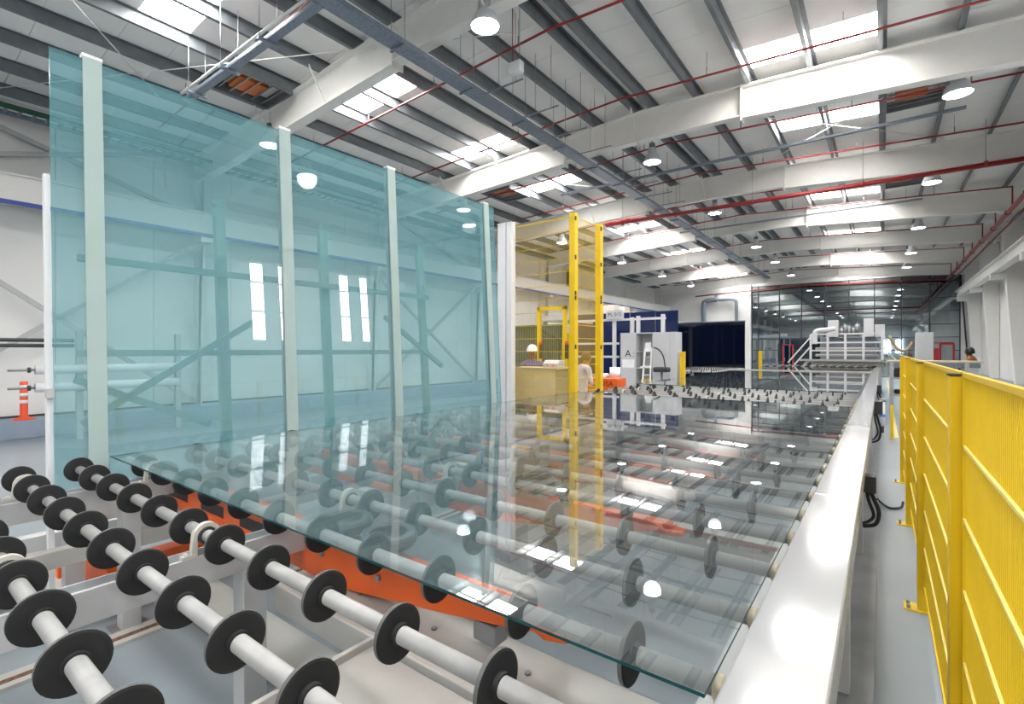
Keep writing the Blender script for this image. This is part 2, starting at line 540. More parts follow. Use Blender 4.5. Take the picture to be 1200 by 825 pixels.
m.box(XR - 0.86, XR - 0.84, YB, YF - 0.2, 4.75, 5.2).box(XR - 0.98, XR - 0.72, YB, YF - 0.2, 5.17, 5.2).box(XR - 0.98, XR - 0.72, YB, YF - 0.2, 4.75, 4.78)
m.build('crane_runway', M['rafter'], wr)
MB().box(XR - 0.88, XR - 0.82, YB, YF - 0.2, 5.2, 5.26).build('crane_rail', M['rafter'], wr)
for k, (a, b) in enumerate(WIN):
    w = struct('window_%d' % (k + 1), "tall narrow daylit window with two glazing bars in white wall")
    for i in range(3):
        z0 = WZ0 + (WZ1 - WZ0) * i / 3
        z1 = WZ0 + (WZ1 - WZ0) * (i + 1) / 3
        MB().box(XR + 0.05, XR + 0.06, a + 0.02, b - 0.02, z0 + 0.02, z1 - 0.02).build('pane', M['window'], w)
        MB().box(XR + 0.02, XR + 0.08, a, b, z1 - 0.025, z1 + 0.012).build('glazing_bar', M['mullion'], w)
    for yy in (a, b):
        MB().box(XR + 0.0, XR + 0.09, yy - 0.015, yy + 0.015, WZ0, WZ1).build('window_frame', M['mullion'], w)

# ---- wall behind the camera
wb = struct('wall_back', "plain white sheet wall closing the hall behind the camera")
x = XL
while x < XR - 0.01:
    x1 = min(x + 1.87, XR)
    MB().box(x + 0.004, x1 - 0.004, YB - 0.1, YB, 0, 7.4).build('wall_panel', M['wall'], wb)
    x = x1

# ---- far wall: white part and glazed curtain wall
wf = struct('wall_far', "far end wall, white sheet beside a tall dark glazed curtain wall")
XG0, XG1 = -7.65, 3.72
x = XL
while x < XG0 - 0.5:
    x1 = min(x + 1.7, XG0 - 0.48)
    MB().box(x + 0.005, x1 - 0.005, YF, YF + 0.1, 0, 7.2).build('wall_panel', M['wall'], wf)
    x = x1
MB().box(XG0 - 0.48, XG0, YF - 0.25, YF + 0.1, 0, 7.2).build('pier', M['wall'], wf)
MB().box(XG1, XR + 0.1, YF, YF + 0.1, 0, 7.2).build('wall_panel', M['wall'], wf)
MB().box(XG0, XG1, YF, YF + 0.1, 6.35, 7.3).build('wall_panel', M['wall'], wf)
xs = [XG0 + 0.02, XG0 + 0.45] + [XG0 + 0.45 + 1.36 * i for i in range(1, 9)]
xs = [q for q in xs if q < XG1 - 0.3] + [XG1 - 0.03]
zs = [0.03, 0.9, 1.72, 2.52, 3.32, 4.12, 4.92, 5.72, 6.33]
for i in range(len(xs) - 1):
    for j in range(len(zs) - 1):
        MB().box(xs[i] + 0.03, xs[i + 1] - 0.03, YF + 0.03 + 0.004 * ((i * 3 + j) % 3), YF + 0.04 + 0.004 * ((i * 3 + j) % 3), zs[j] + 0.025, zs[j + 1] - 0.025).build('pane', M['pane'], wf)
for q in xs:
    MB().box(q - 0.03, q + 0.03, YF - 0.02, YF + 0.08, 0, 6.35).build('mullion', M['mullion'], wf)
for q in zs:
    MB().box(xs[0], xs[-1], YF - 0.01, YF + 0.07, q - 0.022, q + 0.022).build('transom', M['mullion'], wf)
MB().bar((XG1 - 0.02, YF - 0.06, 6.3), (XG1 + 0.36, YF - 0.06, 0.3), 0.07, 0.07, up=(0, 1, 0)).build('slanted_mullion', M['mullion'], wf)
# room behind the glazing, lower panes brightened by added ceiling tubes
MB().box(XG0 - 1, XG1 + 1, YF + 7.5, YF + 7.6, 0, 3.4).build('back_room_wall', M['wall'], wf)
MB().box(XG0 - 1, XG1 + 1, YF + 1.2, YF + 7.6, 3.4, 3.5).build('back_room_ceiling', M['wall'], wf)
MB().box(XG0 - 1, XG1 + 1, YF + 1.2, YF + 1.3, 3.5, 7.4).build('upper_partition', M['tray'], wf)
MB().box(XG0 - 1, XG1 + 1, YF + 0.2, YF + 1.3, 7.4, 7.5).build('upper_ceiling', M['dark'], wf)
for xx in (XG0 - 1.1, XG1 + 1):
    MB().box(xx, xx + 0.1, YF + 0.12, YF + 7.6, 0, 7.4).build('back_room_side', M['wall'], wf)
for i in range(6):
    MB().box(-7.4 + 2.0 * i, -6.2 + 2.0 * i, YF + 1.55, YF + 1.70, 3.34, 3.39).build('fill_tube', M['tube'], wf)
MB().box(XG0 - 1, XG1 + 1, YF + 1.2, YF + 1.3, 3.0, 3.5).build('tube_hiding_beam', M['tray'], wf)  # beam added to hide the glowing tubes from view
for i in range(2):
    MB().box(0.1 + 0.7 * i, 0.5 + 0.7 * i, YF + 7.44, YF + 7.5, 1.5, 2.5).build('back_room_window', M['tube'], wf)

def door(n, x0, x1, label):
    d = struct('door_%d' % n, label)
    y = YF - 0.06
    for a, b, c, e in ((x0, x0 + 0.09, 0, 2.15), (x1 - 0.09, x1, 0, 2.15), (x0, x1, 2.06, 2.15)):
        MB().box(a, b, y - 0.06, y + 0.02, c, e).build('door_frame', M['redlight'], d)
    MB().box(x0 + 0.09, x1 - 0.09, y - 0.03, y - 0.02, 0.02, 2.06).build('door_leaf', M['pane'], d)
    MB().box(x0 + 0.14, x0 + 0.17, y - 0.09, y - 0.03, 0.95, 1.2).build('door_handle', M['steel'], d)
door(1, -5.65, -4.95, "narrow red framed glass door left of the railed platform")
door(2, 2.75, 3.45, "red framed glass door at the end of the glazed wall near white wall")
d = struct('trim_1', "dark red horizontal band over the door opening in glazed wall")
MB().box(1.3, 3.4, YF - 0.11, YF - 0.04, 2.15, 2.22).build('red_band', M['redlight'], d)
MB().box(2.45, 2.72, YF - 0.2, YF - 0.06, 0.0, 1.85).build('red_panel', M['redlight'], d)

# ------------------------------------------------------------------ glass roller conveyor (near section)
ZG = 1.07                      # underside of glass = top of discs
RD = 0.075
ZS = ZG - RD
RX0, RX1 = -4.17, -0.30
YR = [0.33, 0.605, 0.88, 1.17, 1.53, 1.89, 2.26, 2.60] + [2.60 + 0.356 * k for k in range(1, 19)]
conv = thing('roller_conveyor', "long white glass conveyor with black disc rollers and glossy white side rail", 'conveyor', (-2.2, 4.5, 0))
shaft_me = MB().cyl((RX0, 0, 0), (RX1 + 0.02, 0, 0), 0.0235, 16).mesh('roller', M['shaft'])
disc_me = MB().lathe([(0.0235, -0.020), (0.029, -0.020), (0.030, -0.008), (0.069, -0.0075), (RD, -0.0055), (RD, 0.0055), (0.069, 0.0075), (0.030, 0.008), (0.029, 0.020), (0.0235, 0.020)],
                     ax='x', n=32, mats=[0, 0, 0, 0, 1, 0, 0, 0, 0], smooth=False).mesh('disc', [M['rubber'], M['rim']])
# pillow block: arched housing on a foot
pb = MB()
arch = [(0.052 * math.cos(t), 0.052 * math.sin(t)) for t in [math.pi * i / 12 for i in range(13)]]
inner = [(0.036 * math.cos(t), 0.036 * math.sin(t)) for t in [math.pi * i / 12 for i in range(13)]]
poly = [(0.052, -0.06)] + arch + [(-0.052, -0.06), (-0.036, -0.06)] + inner[::-1] + [(0.036, -0.06)]
bi = len(pb.v)
n = len(arch)
outer = [(0.058, -0.066)] + arch + [(-0.058, -0.066)]
innr = [(0.036, -0.066)] + inner + [(-0.036, -0.066)]
for e in (-0.013, 0.013):
    pb.v += [(e, p[0], p[1]) for p in outer] + [(e, p[0], p[1]) for p in innr]
k = len(outer)
for i in range(k - 1):
    pb.face([i, i + 1, k + i + 1, k + i]); pb.face([2 * k + i, 3 * k + i, 3 * k + i + 1, 2 * k + i + 1])
    pb.face([i, 2 * k + i, 2 * k + i + 1, i + 1], 0, True); pb.face([k + i, k + i + 1, 3 * k + i + 1, 3 * k + i], 0, True)
pb.box(-0.016, 0.016, 0.036, 0.092, -0.075, -0.062).box(-0.016, 0.016, -0.092, -0.036, -0.075, -0.062)
pb.cyl((0, 0.075, -0.062), (0, 0.075, -0.054), 0.009, 6).cyl((0, -0.075, -0.062), (0, -0.075, -0.054), 0.009, 6)
pb.cyl((-0.018, 0, 0), (0.018, 0, 0), 0.034, 18, m=1)
pillow_me = pb.mesh('bearing', [M['bearing'], M['dark']])
end_me = MB().box(-0.010, 0.010, -0.03, 0.03, -0.1, 0.0).cyl((-0.014, 0, 0), (0.014, 0, 0), 0.029, 16).mesh('end_bracket', M['brass'])
for i, yy in enumerate(YR):
    r = link('roller', shaft_me, conv, Vector((0, yy, ZS)) - org(conv))
    off = {0: 0.0, 1: -0.15}[(i + 1) % 2] if i > 2 else (-0.39, -0.17, -0.2)[i]
    x = -0.50 + off
    cnt = 0
    while x > RX0 + 0.04 and cnt < 11:
        link('disc', disc_me, r, (x, 0, 0)); cnt += 1
        x -= 0.337
    # keep housings clear of the discs
    for bx in ((-2.25,) if i % 2 == 0 else (-3.82,)):
        ph = (bx - (-0.50 + off)) / 0.337
        ph = (math.floor(ph) + 0.5) * 0.337 + (-0.50 + off)
        link('bearing', pillow_me, r, (ph if abs(ph - bx) < 0.2 else bx, 0, 0))
    link('end_bracket', end_me, r, (RX1 + 0.012, 0, 0))
YC0, YC1 = -0.6, 9.15
# longitudinal box beams, legs, cross members
for x in (-2.25, -3.82):
    MB().box(x - 0.05, x + 0.05, YC0, YC1, 0.80, 0.92).box(x - 0.035, x + 0.035, YC0, YC1, 0.918, 0.922, 1).build('long_beam', [M['frame'], M['steel']], conv, 0.004)
    if x < -3:
        MB().box(x - 0.04, x + 0.04, YC0, YC1, 0.50, 0.60).build('lower_beam', M['cream'], conv, 0.004)
    for yy in (1.07, 3.1, 5.2, 7.2, 8.9):
        MB().box(x - 0.045, x + 0.055, yy - 0.05, yy + 0.05, 0.01, 0.80).build('leg', M['frame'], conv, 0.004)
        MB().box(x - 0.09, x + 0.10, yy - 0.09, yy + 0.09, 0.0, 0.012).build('foot_plate', M['steel'], conv)
for yy in (-0.2, 3.0, 5.1, 7.1):
    MB().box(-3.87, -0.30, yy - 0.05, yy + 0.05, 0.60, 0.70).build('cross_beam', M['cream'], conv, 0.004)
# wide white beam and tray below the first rollers
MB().box(-2.19, -0.30, 1.15, 1.45, 0.58, 0.70).build('cross_beam', M['cream'], conv, 0.006)
for bx in (-1.35, -0.92, -1.8, -0.5):
    MB().cyl((bx, 1.32, 0.70), (bx, 1.32, 0.708), 0.011, 6).build('bolt', M['steel'], conv)
tr = MB()
tr.box(-1.48, -0.30, 0.30, 1.13, 0.675, 0.688)
tr.box(-1.485, -1.465, 0.30, 1.13, 0.64, 0.715)
tr.build('tray', M['cream'], conv, 0.003)
# slotted channel and low frame rails close to the floor
ch = MB()
ch.box(-3.75, -1.72, 1.30, 1.50, 0.19, 0.20).box(-3.75, -1.72, 1.30, 1.308, 0.07, 0.20)
o = ch.build('slotted_channel', M['cream'], conv, 0.003)
for k in range(26):
    xx = -3.65 + 0.075 * k
    for j in range(2):
        MB().box(xx + 0.03 * j, xx + 0.035 + 0.03 * j, 1.297, 1.301, 0.15 - 0.045 * j, 0.162 - 0.045 * j).build('slot', M['black'], o)
MB().box(-1.75, -1.67, 0.0, 1.3, 0.10, 0.18).build('low_rail', M['cream'], conv, 0.003)
MB().box(-3.76, -3.60, 0.2, 6.5, 0.0, 0.02).build('floor_channel', M['cream'], conv)
MB().box(-3.69, -3.65, 0.4, 6.2, 0.018, 0.022).build('rusty_slot', M['rust'], conv)
# side rail: glossy white cover segments over a side plate
seams = [-1.2, 0.25, 2.75, 5.25, 7.8, 9.3]
for a, b in zip(seams[:-1], seams[1:]):
    MB().box(-0.262, -0.082, a + 0.002, b - 0.002, 0.98, ZG).build('rail_cover', M['white'], conv, 0.006)
MB().box(-0.24, -0.12, -1.2, 9.3, 0.60, 0.98).build('side_plate', M['frame'], conv)
for yy in (0.9, 3.0, 5.1, 7.2, 9.0):
    MB().box(-0.23, -0.13, yy - 0.05, yy + 0.05, 0.05, 0.60).build('leg', M['frame'], conv, 0.004)
# inner ledge that carries the end brackets
MB().box(-0.36, -0.268, -0.6, 9.15, 0.86, 0.90).build('bearing_ledge', M['frame'], conv)

duct = tag(MB().box(-0.32, -0.034, -1.2, 17.0, 0.0, 0.05).build('cable_duct', M['steel']), "flat steel floor duct running along the conveyor foot", 'duct')

# ------------------------------------------------------------------ far conveyor section
con2 = thing('roller_conveyor', "far conveyor section carrying glass towards the railed washing machine", 'conveyor', (-2.2, 16, 0))
YR2 = [9.35 + 0.356 * k for k in range(40)]
short_me = MB().cyl((RX0, 0, 0), (RX1 + 0.02, 0, 0), 0.0235, 8).mesh('roller', M['shaft'])
far_disc = MB()
for i, yy in enumerate(YR2):
    link('roller', short_me, con2, Vector((0, yy, ZS)) - org(con2))
    x = -0.50 + (-0.15 if i % 2 else 0)
    while x > RX0 + 0.04:
        far_disc.cyl((x - 0.008, yy, ZS), (x + 0.008, yy, ZS), RD, 12)
        x -= 0.337
fd = far_disc.build('discs', M['rubber'], con2); fd["kind"] = "stuff"
for x in (-2.25, -3.82):
    MB().box(x - 0.05, x + 0.05, 9.2, 23.6, 0.765, 0.92).build('long_beam', M['frame'], con2)
    for yy in (9.6, 13, 16.5, 20, 23.2):
        MB().box(x - 0.045, x + 0.055, yy - 0.05, yy + 0.05, 0.0, 0.765).build('leg', M['frame'], con2)
for a, b in ((9.3, 11.8), (11.8, 14.3), (14.3, 16.8), (16.8, 19.3), (19.3, 21.8), (21.8, 23.6)):
    MB().box(-0.262, -0.082, a + 0.002, b - 0.002, 0.98, ZG).build('rail_cover', M['white'], con2, 0.006)
MB().box(-0.24, -0.12, 9.3, 23.6, 0.0, 0.98).build('side_plate', M['frame'], con2)
MB().box(-4.2, -0.26, 17.75, 18.05, 1.05, 1.10).build('joint_cover', M['cream'], con2)

# side conveyor that leaves to the left beyond the cabinet
con3 = thing('roller_conveyor', "low side conveyor with black rollers beside dark blue sheets", 'conveyor', (-5.4, 18, 0))
m = MB()
for k in range(14):
    yy = 17.6 + 0.31 * k
    r = link('roller', MB().cyl((-6.5, yy, ZS), (-4.4, yy, ZS), 0.0235, 8).mesh('roller', M['shaft'], org(con3)), con3)
    for j in range(6):
        m.cyl((-6.35 + 0.337 * j, yy, ZS), (-6.33 + 0.337 * j, yy, ZS), RD, 10)
o = m.build('discs', M['rubber'], con3); o["kind"] = "stuff"
for x in (-6.5, -4.4):
    MB().box(x - 0.05, x + 0.05, 17.4, 21.8, 0.77, 0.92).build('long_beam', M['frame'], con3)
    for yy in (17.6, 21.6):
        MB().box(x - 0.05, x + 0.05, yy - 0.05, yy + 0.05, 0, 0.77).build('leg', M['frame'], con3)

# ------------------------------------------------------------------ glass sheets lying on the rollers
def sheet(name, label, x0, x1, y0, y1, z=ZG + 0.001, t=0.008):
    m = MB().box(x0, x1, y0, y1, z, z + t)
    m.m = [0, 0, 1, 1, 1, 1]
    return tag(m.build(name, [M['glass'], M['gedge']]), label, 'glass sheet', 'glass sheets lying on the conveyor')
sheet('glass_sheet', "large clear glass sheet lying on the nearest disc rollers", -3.92, -0.278, 1.0, 7.05)
sheet('glass_sheet', "second clear glass sheet lying further down the conveyor", -3.95, -0.30, 9.42, 17.7)
sheet('glass_sheet', "far clear glass sheet lying just before the washing machine", -3.95, -0.30, 18.2, 22.6)

# ------------------------------------------------------------------ orange lifting arms with suction cups
cup_prof = [(0.0, 0.002), (0.018, 0.006), (0.030, -0.008), (0.042, 0.004), (0.052, -0.010), (0.066, 0.002), (0.078, -0.012), (0.086, -0.010), (0.092, 0.030), (0.108, 0.036), (0.134, 0.030), (0.142, 0.018), (0.142, -0.002), (0.130, -0.020), (0.10, -0.035), (0.0, -0.035)]
cup_me = MB().lathe([(r_ * 0.83, h_) for r_, h_ in cup_prof], n=32, smooth=False).mesh('suction_cup', M['cup'])
ARMS = [(1.345, "front orange lifting arm under the near edge of the glass"), (2.43, "second orange lifting arm under the clear glass sheet"), (3.49, "third orange lifting arm under the clear glass sheet"), (4.56, "fourth orange lifting arm under the clear glass sheet"), (5.63, "rearmost orange lifting arm under the clear glass sheet")]
for i, (yy, lb) in enumerate(ARMS):
    a = thing('lifting_arm', lb, 'lifting arm', (-2.2, yy, 0), 'orange arms between the rollers')
    w = 0.042
    MB().prism([(-4.05, 0.915), (-0.95, 0.905), (-0.88, 0.885), (-0.86, 0.865), (-0.92, 0.845), (-1.30, 0.785), (-1.9, 0.70), (-2.3, 0.70), (-4.05, 0.70)], 'y', yy - w, yy + w).build('arm_beam', M['orange'], a, 0.004)
    MB().box(-3.95, -2.45, yy - w - 0.010, yy - w + 0.004, 0.86, 0.905).build('side_plate', M['orange'], a, 0.003)
    MB().box(-3.95, -2.45, yy - w - 0.010, yy - w + 0.004, 0.71, 0.755).build('side_plate', M['orange'], a, 0.003)
    for k in range(3):
        MB().box(-3.85 + 0.5 * k, -3.55 + 0.5 * k, yy - w - 0.002, yy - w + 0.004, 0.775, 0.84).build('slot', M['black'], a)
    hk = MB()
    hk.prism([(-0.93, yy - 0.02), (-0.84, yy - 0.055), (-0.77, yy - 0.03), (-0.77, yy + 0.03), (-0.84, yy + 0.07), (-0.93, yy + 0.04)], 'z', 0.850, 0.872)
    hk.build('tip_plate', M['orange'], a, 0.004)
    MB().cyl((-0.85, yy, 0.872), (-0.85, yy, 0.90), 0.026, 14).build('tip_pad', M['orange'], a)
    for bx in (-2.05, -2.35, -1.65):
        MB().cyl((bx, yy - w - 0.014, 0.82), (bx, yy - w, 0.82), 0.014, 6).build('bolt', M['steel'], a)
    MB().box(-1.16, -1.06, yy - 0.02, yy + 0.05, 0.73, 0.80).build('guide_block', M['steel'], a, 0.004)
    for cx in ((-1.92, -1.63) if i < 3 else (-1.78,)):
        br = MB().cyl((cx, yy - 0.01, 0.905), (cx, yy - 0.01, 0.945), 0.03, 12).build('cup_bracket', M['steel'], a)
        link('suction_cup', cup_me, br, Vector((cx, yy - 0.01, 0.972)) - org(br))

# orange undercarriage on the floor by the rack foot
uc = thing('lift_carriage', "orange wheeled lift carriage on the floor beneath the near rollers", 'carriage', (-4.6, 1.5, 0))
MB().prism([(-4.95, 0.10), (-4.95, 0.30), (-4.75, 0.36), (-4.05, 0.36), (-4.0, 0.30), (-4.0, 0.10)], 'y', 1.0, 1.22).build('carriage_body', M['orange'], uc, 0.01)
MB().box(-4.2, -4.05, 1.22, 2.2, 0.14, 0.34).build('carriage_beam', M['orange'], uc, 0.01)
MB().box(-4.95, -4.7, 0.9, 1.02, 0.08, 0.22).build('carriage_tongue', M['orange'], uc, 0.01)
for x in (-4.85, -4.2):
    MB().cyl((x, 0.93, 0.07), (x, 1.0, 0.07), 0.07, 16).build('wheel', M['black'], uc)

# ------------------------------------------------------------------ standing glass on the leaning rack
LEAN = math.tan(math.radians(3.0))
def xg(z, d=0.0):
    return -4.25 - d - (z - 0.95) * LEAN
GY0, GY1, GZ0, GZ1 = 0.80, 5.46, 0.78, 3.75
m = MB()
t = 0.012
m.v = [(xg(GZ0), GY0, GZ0), (xg(GZ0), GY1, GZ0), (xg(GZ1), GY1, GZ1), (xg(GZ1), GY0, GZ1), (xg(GZ0, t), GY0, GZ0), (xg(GZ0, t), GY1, GZ0), (xg(GZ1, t), GY1, GZ1), (xg(GZ1, t), GY0, GZ1)]
for q, mm in (((0, 1, 2, 3), 0), ((7, 6, 5, 4), 0), ((0, 4, 5, 1), 1), ((1, 5, 6, 2), 1), ((2, 6, 7, 3), 1), ((3, 7, 4, 0), 1)):
    m.face(list(q), mm)
tag(m.build('glass_sheet', [M['glass_stand'], M['gedge_light']]), "tall teal glass sheet standing upright against the white rack", 'glass sheet')

rk = thing('glass_rack', "white A-frame rack whose uprights show through the standing teal glass", 'rack', (-4.9, 3.0, 0))
for yc in (1.02, 2.40, 3.63, 5.28):
    u_ = MB().bar((xg(0.62, -0.008), yc, 0.62), (xg(3.78, -0.008), yc, 3.78), 0.105, 0.012, up=(1, 0, 0)).build('upright_strip', M['strip'], rk)
    MB().box(xg(3.78, 0.05), xg(3.78, -0.016), yc - 0.056, yc + 0.056, 3.765, 3.785).build('top_clip', M['paper'], u_)
    MB().bar((xg(0.62, 0.06), yc, 0.62), (xg(3.72, 0.06), yc, 3.72), 0.06, 0.06, up=(1, 0, 0)).build('upright', M['frame'], rk)
MB().bar((xg(0.1, 0.05), 0.785, 0.1), (xg(2.9, 0.05), 0.785, 2.9), 0.03, 0.05, up=(1, 0, 0)).build('end_post', M['white2'], rk)
MB().box(-4.33, -4.27, 0.765, 0.80, 1.44, 1.50).build('end_bracket', M['frame'], rk)
for yc in (2.40, 3.63, 5.28):
    MB().bar((-5.50, yc, 0.15), (-5.74, yc, 3.35), 0.07, 0.10, up=(0, 1, 0)).build('rear_upright', M['rackgreen'], rk)
for z in (2.55, 1.72):
    MB().box(-5.62, -5.56, 1.2, 5.33, z - 0.03, z + 0.03).build('rear_rail', M['rackgreen'], rk)
MB().box(-4.40, -4.205, 0.80, 5.6, 0.60, 0.77).build('base_ledge', M['frame'], rk, 0.006)
MB().box(-5.60, -5.48, 0.80, 5.6, 0.10, 0.24).build('rear_base', M['frame'], rk, 0.006)
for yc in (0.9, 2.40, 3.63, 5.28):
    MB().box(-5.6, -4.25, yc - 0.05, yc + 0.05, 0.0, 0.12).build('foot_beam', M['frame'], rk)
    MB().box(-4.34, -4.24, yc - 0.05, yc + 0.05, 0.12, 0.60).build('front_leg', M['frame'], rk)
for p, q in (((-5.45, 1.2, 1.12), (-5.45, 2.7, 2.1)), ((-5.45, 1.15, 1.5), (-5.45, 2.2, 1.0)), ((-5.45, 4.4, 2.2), (-5.45, 5.5, 1.5))):
    MB().bar(p, q, 0.04, 0.06).build('diagonal_brace', M['rackgreen'], rk)

# ------------------------------------------------------------------ low yellow machine fence beside the camera
FX = 0.217
fence = thing('safety_fence', "low yellow wire-mesh safety fence along the walkway beside conveyor", 'fence', (FX, 4.3, 0))
FP = [0.30, 2.30, 4.30, 6.32, 8.30]
for yy in FP:
    p = MB().box(FX - 0.03, FX + 0.035, yy, yy + 0.06, 0.008, 1.66).build('post', M['yellow'], fence, 0.004)
    MB().box(FX - 0.033, FX + 0.038, yy - 0.003, yy + 0.063, 1.66, 1.667).build('post_cap', M['dark'], p)
    MB().box(FX - 0.10, FX + 0.06, yy - 0.03, yy + 0.10, 0.0, 0.008).build('base_plate', M['yellow'], p)
    for dx, dy in ((-0.075, 0.0), (-0.075, 0.07)):
        MB().cyl((FX + dx, yy + dy, 0.008), (FX + dx, yy + dy, 0.03), 0.011, 6).build('anchor_bolt', M['steel'], p)
    for z in (1.60, 0.86, 0.24):
        MB().box(FX - 0.002, FX + 0.02, yy + 0.06, yy + 0.072, z - 0.035, z + 0.035).build('clip', M['black'], p)
for a, b in zip(FP[:-1], FP[1:]):
    y0, y1 = a + 0.066, b - 0.006
    m = MB()
    n = int((y1 - y0) / 0.022)
    for i in range(n + 1):
        yy = y0 + (y1 - y0) * i / n
        m.box(FX + 0.010, FX + 0.0135, yy - 0.0017, yy + 0.0017, 0.16, 1.665)
    pn = MB()
    for z in (1.664, 0.165):
        pn.box(FX + 0.004, FX + 0.020, y0, y1, z - 0.008, z + 0.008)
    for yy in (y0 + 0.005, y1 - 0.005):
        pn.box(FX + 0.002, FX + 0.020, yy - 0.008, yy + 0.008, 0.165, 1.664)
    f = pn.build('panel_frame', M['yellow'], fence)
    w = m.build('wire_mesh', M['yellow'], f); w["kind"] = "stuff"
    for z in (1.42, 1.17, 0.925, 0.68, 0.43):
        MB().box(FX + 0.002, FX + 0.010, y0, y1, z - 0.0045, z + 0.0045).build('cross_wire', M['yellow_pale'], f)  # pale yellow puts the highlights on the wires into their colour

# ------------------------------------------------------------------ tall yellow mesh enclosure behind the glass
tf = thing('mesh_enclosure', "tall yellow posts with fine wire mesh around the operator area", 'fence', (-4.6, 7.7, 0))
for x, yy in ((-4.17, 7.33), (-4.16, 8.25), (-5.80, 7.55)):
    p = MB().box(x - 0.055, x + 0.055, yy - 0.055, yy + 0.055, 0, 4.05).build('post', M['yellow'], tf, 0.006)
    for z in (3.95, 3.3, 2.7, 2.62, 1.8):
        MB().box(x + 0.056, x + 0.072, yy - 0.06, yy - 0.03, z - 0.035, z + 0.035).build('clip', M['black'], p)
def mesh_panel(p, q, z0, z1):
    m, h = MB(), MB()
    L = (Vector(q) - Vector(p)).length
    n = int(L / 0.028)
    for i in range(1, n):
        c = Vector(p).lerp(Vector(q), i / n)
        m.box(c.x - 0.0013, c.x + 0.0013, c.y - 0.0013, c.y + 0.0013, z0, z1)
    f = None
    z = z1
    k = 0
    while z > z0:
        o = MB().bar((p[0], p[1], z), (q[0], q[1], z), 0.008, 0.008 if k else 0.018).build('cross_wire', M['yellow'], tf)
        z -= 0.228; k += 1
    w = m.build('wire_mesh', M['yellow'], tf); w["kind"] = "stuff"
mesh_panel((-5.40, 7.33), (-4.23, 7.33), 0.2, 4.0)
mesh_panel((-4.165, 7.39), (-4.165, 8.19), 0.2, 4.0)
for x0, x1, lb in ((-5.70, -5.52, "wider white square column beside the standing glass"), (-5.50, -5.38, "slim white square column at the end of the yellow mesh")):
    c = thing('steel_column', lb, 'column', ((x0 + x1) / 2, 7.3, 0))
    MB().box(x0, x1, 7.2, 7.2 + (x1 - x0), 0.012, 4.06).build('shaft', M['white2'], c, 0.006)
    MB().box(x0 - 0.01, x1 + 0.01, 7.19, 7.21 + (x1 - x0), 4.06, 4.075).build('cap_plate', M['white2'], c)
    MB().box(x0 - 0.03, x1 + 0.03, 7.17, 7.23 + (x1 - x0), 0, 0.012).build('base_plate', M['steel'], c)

# ------------------------------------------------------------------ operator area
dk = thing('control_desk', "beige boxy control desk behind the yellow mesh", 'desk', (-5.2, 7.85, 0))
MB().box(-5.60, -4.72, 7.62, 8.05, 0.08, 1.40).build('desk_body', M['beige'], dk, 0.006)
MB().box(-4.72, -4.70, 7.64, 8.05, 0.08, 1.38).build('side_panel', M['beigedark'], dk)
MB().box(-5.62, -4.68, 7.60, 8.07, 1.40, 1.425).build('desk_top', M['beige'], dk, 0.004)
MB().box(-5.56, -4.76, 7.66, 8.02, 0, 0.08).build('plinth', M['dark'], dk)
cb = thing('control_console', "light grey control console with red button on the beige desk", 'console', (-4.85, 7.8, 1.425))
MB().prism([(7.68, 1.425), (7.68, 1.50), (7.76, 1.56), (7.95, 1.56), (7.95, 1.425)], 'x', -5.02, -4.70).build('housing', M['grey'], cb, 0.006)
MB().cyl((-4.91, 7.685, 1.475), (-4.91, 7.66, 1.475), 0.016, 12).build('stop_button', M['redbtn'], cb)
MB().box(-4.82, -4.75, 7.672, 7.68, 1.445, 1.495).build('screen', M['pink'], cb)
MB().box(-5.0, -4.96, 7.672, 7.68, 1.475, 1.485).build('name_strip', M['print'], cb)

# --- people
def limb_mesh(name, joints, edges_, mats, paint, parent_loc, sub=1):
    me = bpy.data.meshes.new(name)
    me.from_pydata([j[0] for j in joints], edges_, [])
    o = bpy.data.objects.new(name + "_tmp", me)
    COL.objects.link(o)
    o.modifiers.new("skin", 'SKIN')
    sv = me.skin_vertices[0].data
    for i, j in enumerate(joints):
        sv[i].radius = j[1]
    sv[0].use_root = True
    s = o.modifiers.new("sub", 'SUBSURF'); s.levels = 2; s.render_levels = 2
    dg = bpy.context.evaluated_depsgraph_get()
    ev = o.evaluated_get(dg)
    out = bpy.data.meshes.new_from_object(ev)
    bpy.data.objects.remove(o)
    for mm in mats:
        out.materials.append(mm)
    for p in out.polygons:
        p.use_smooth = True
        p.material_index = paint(p.center)
    return out

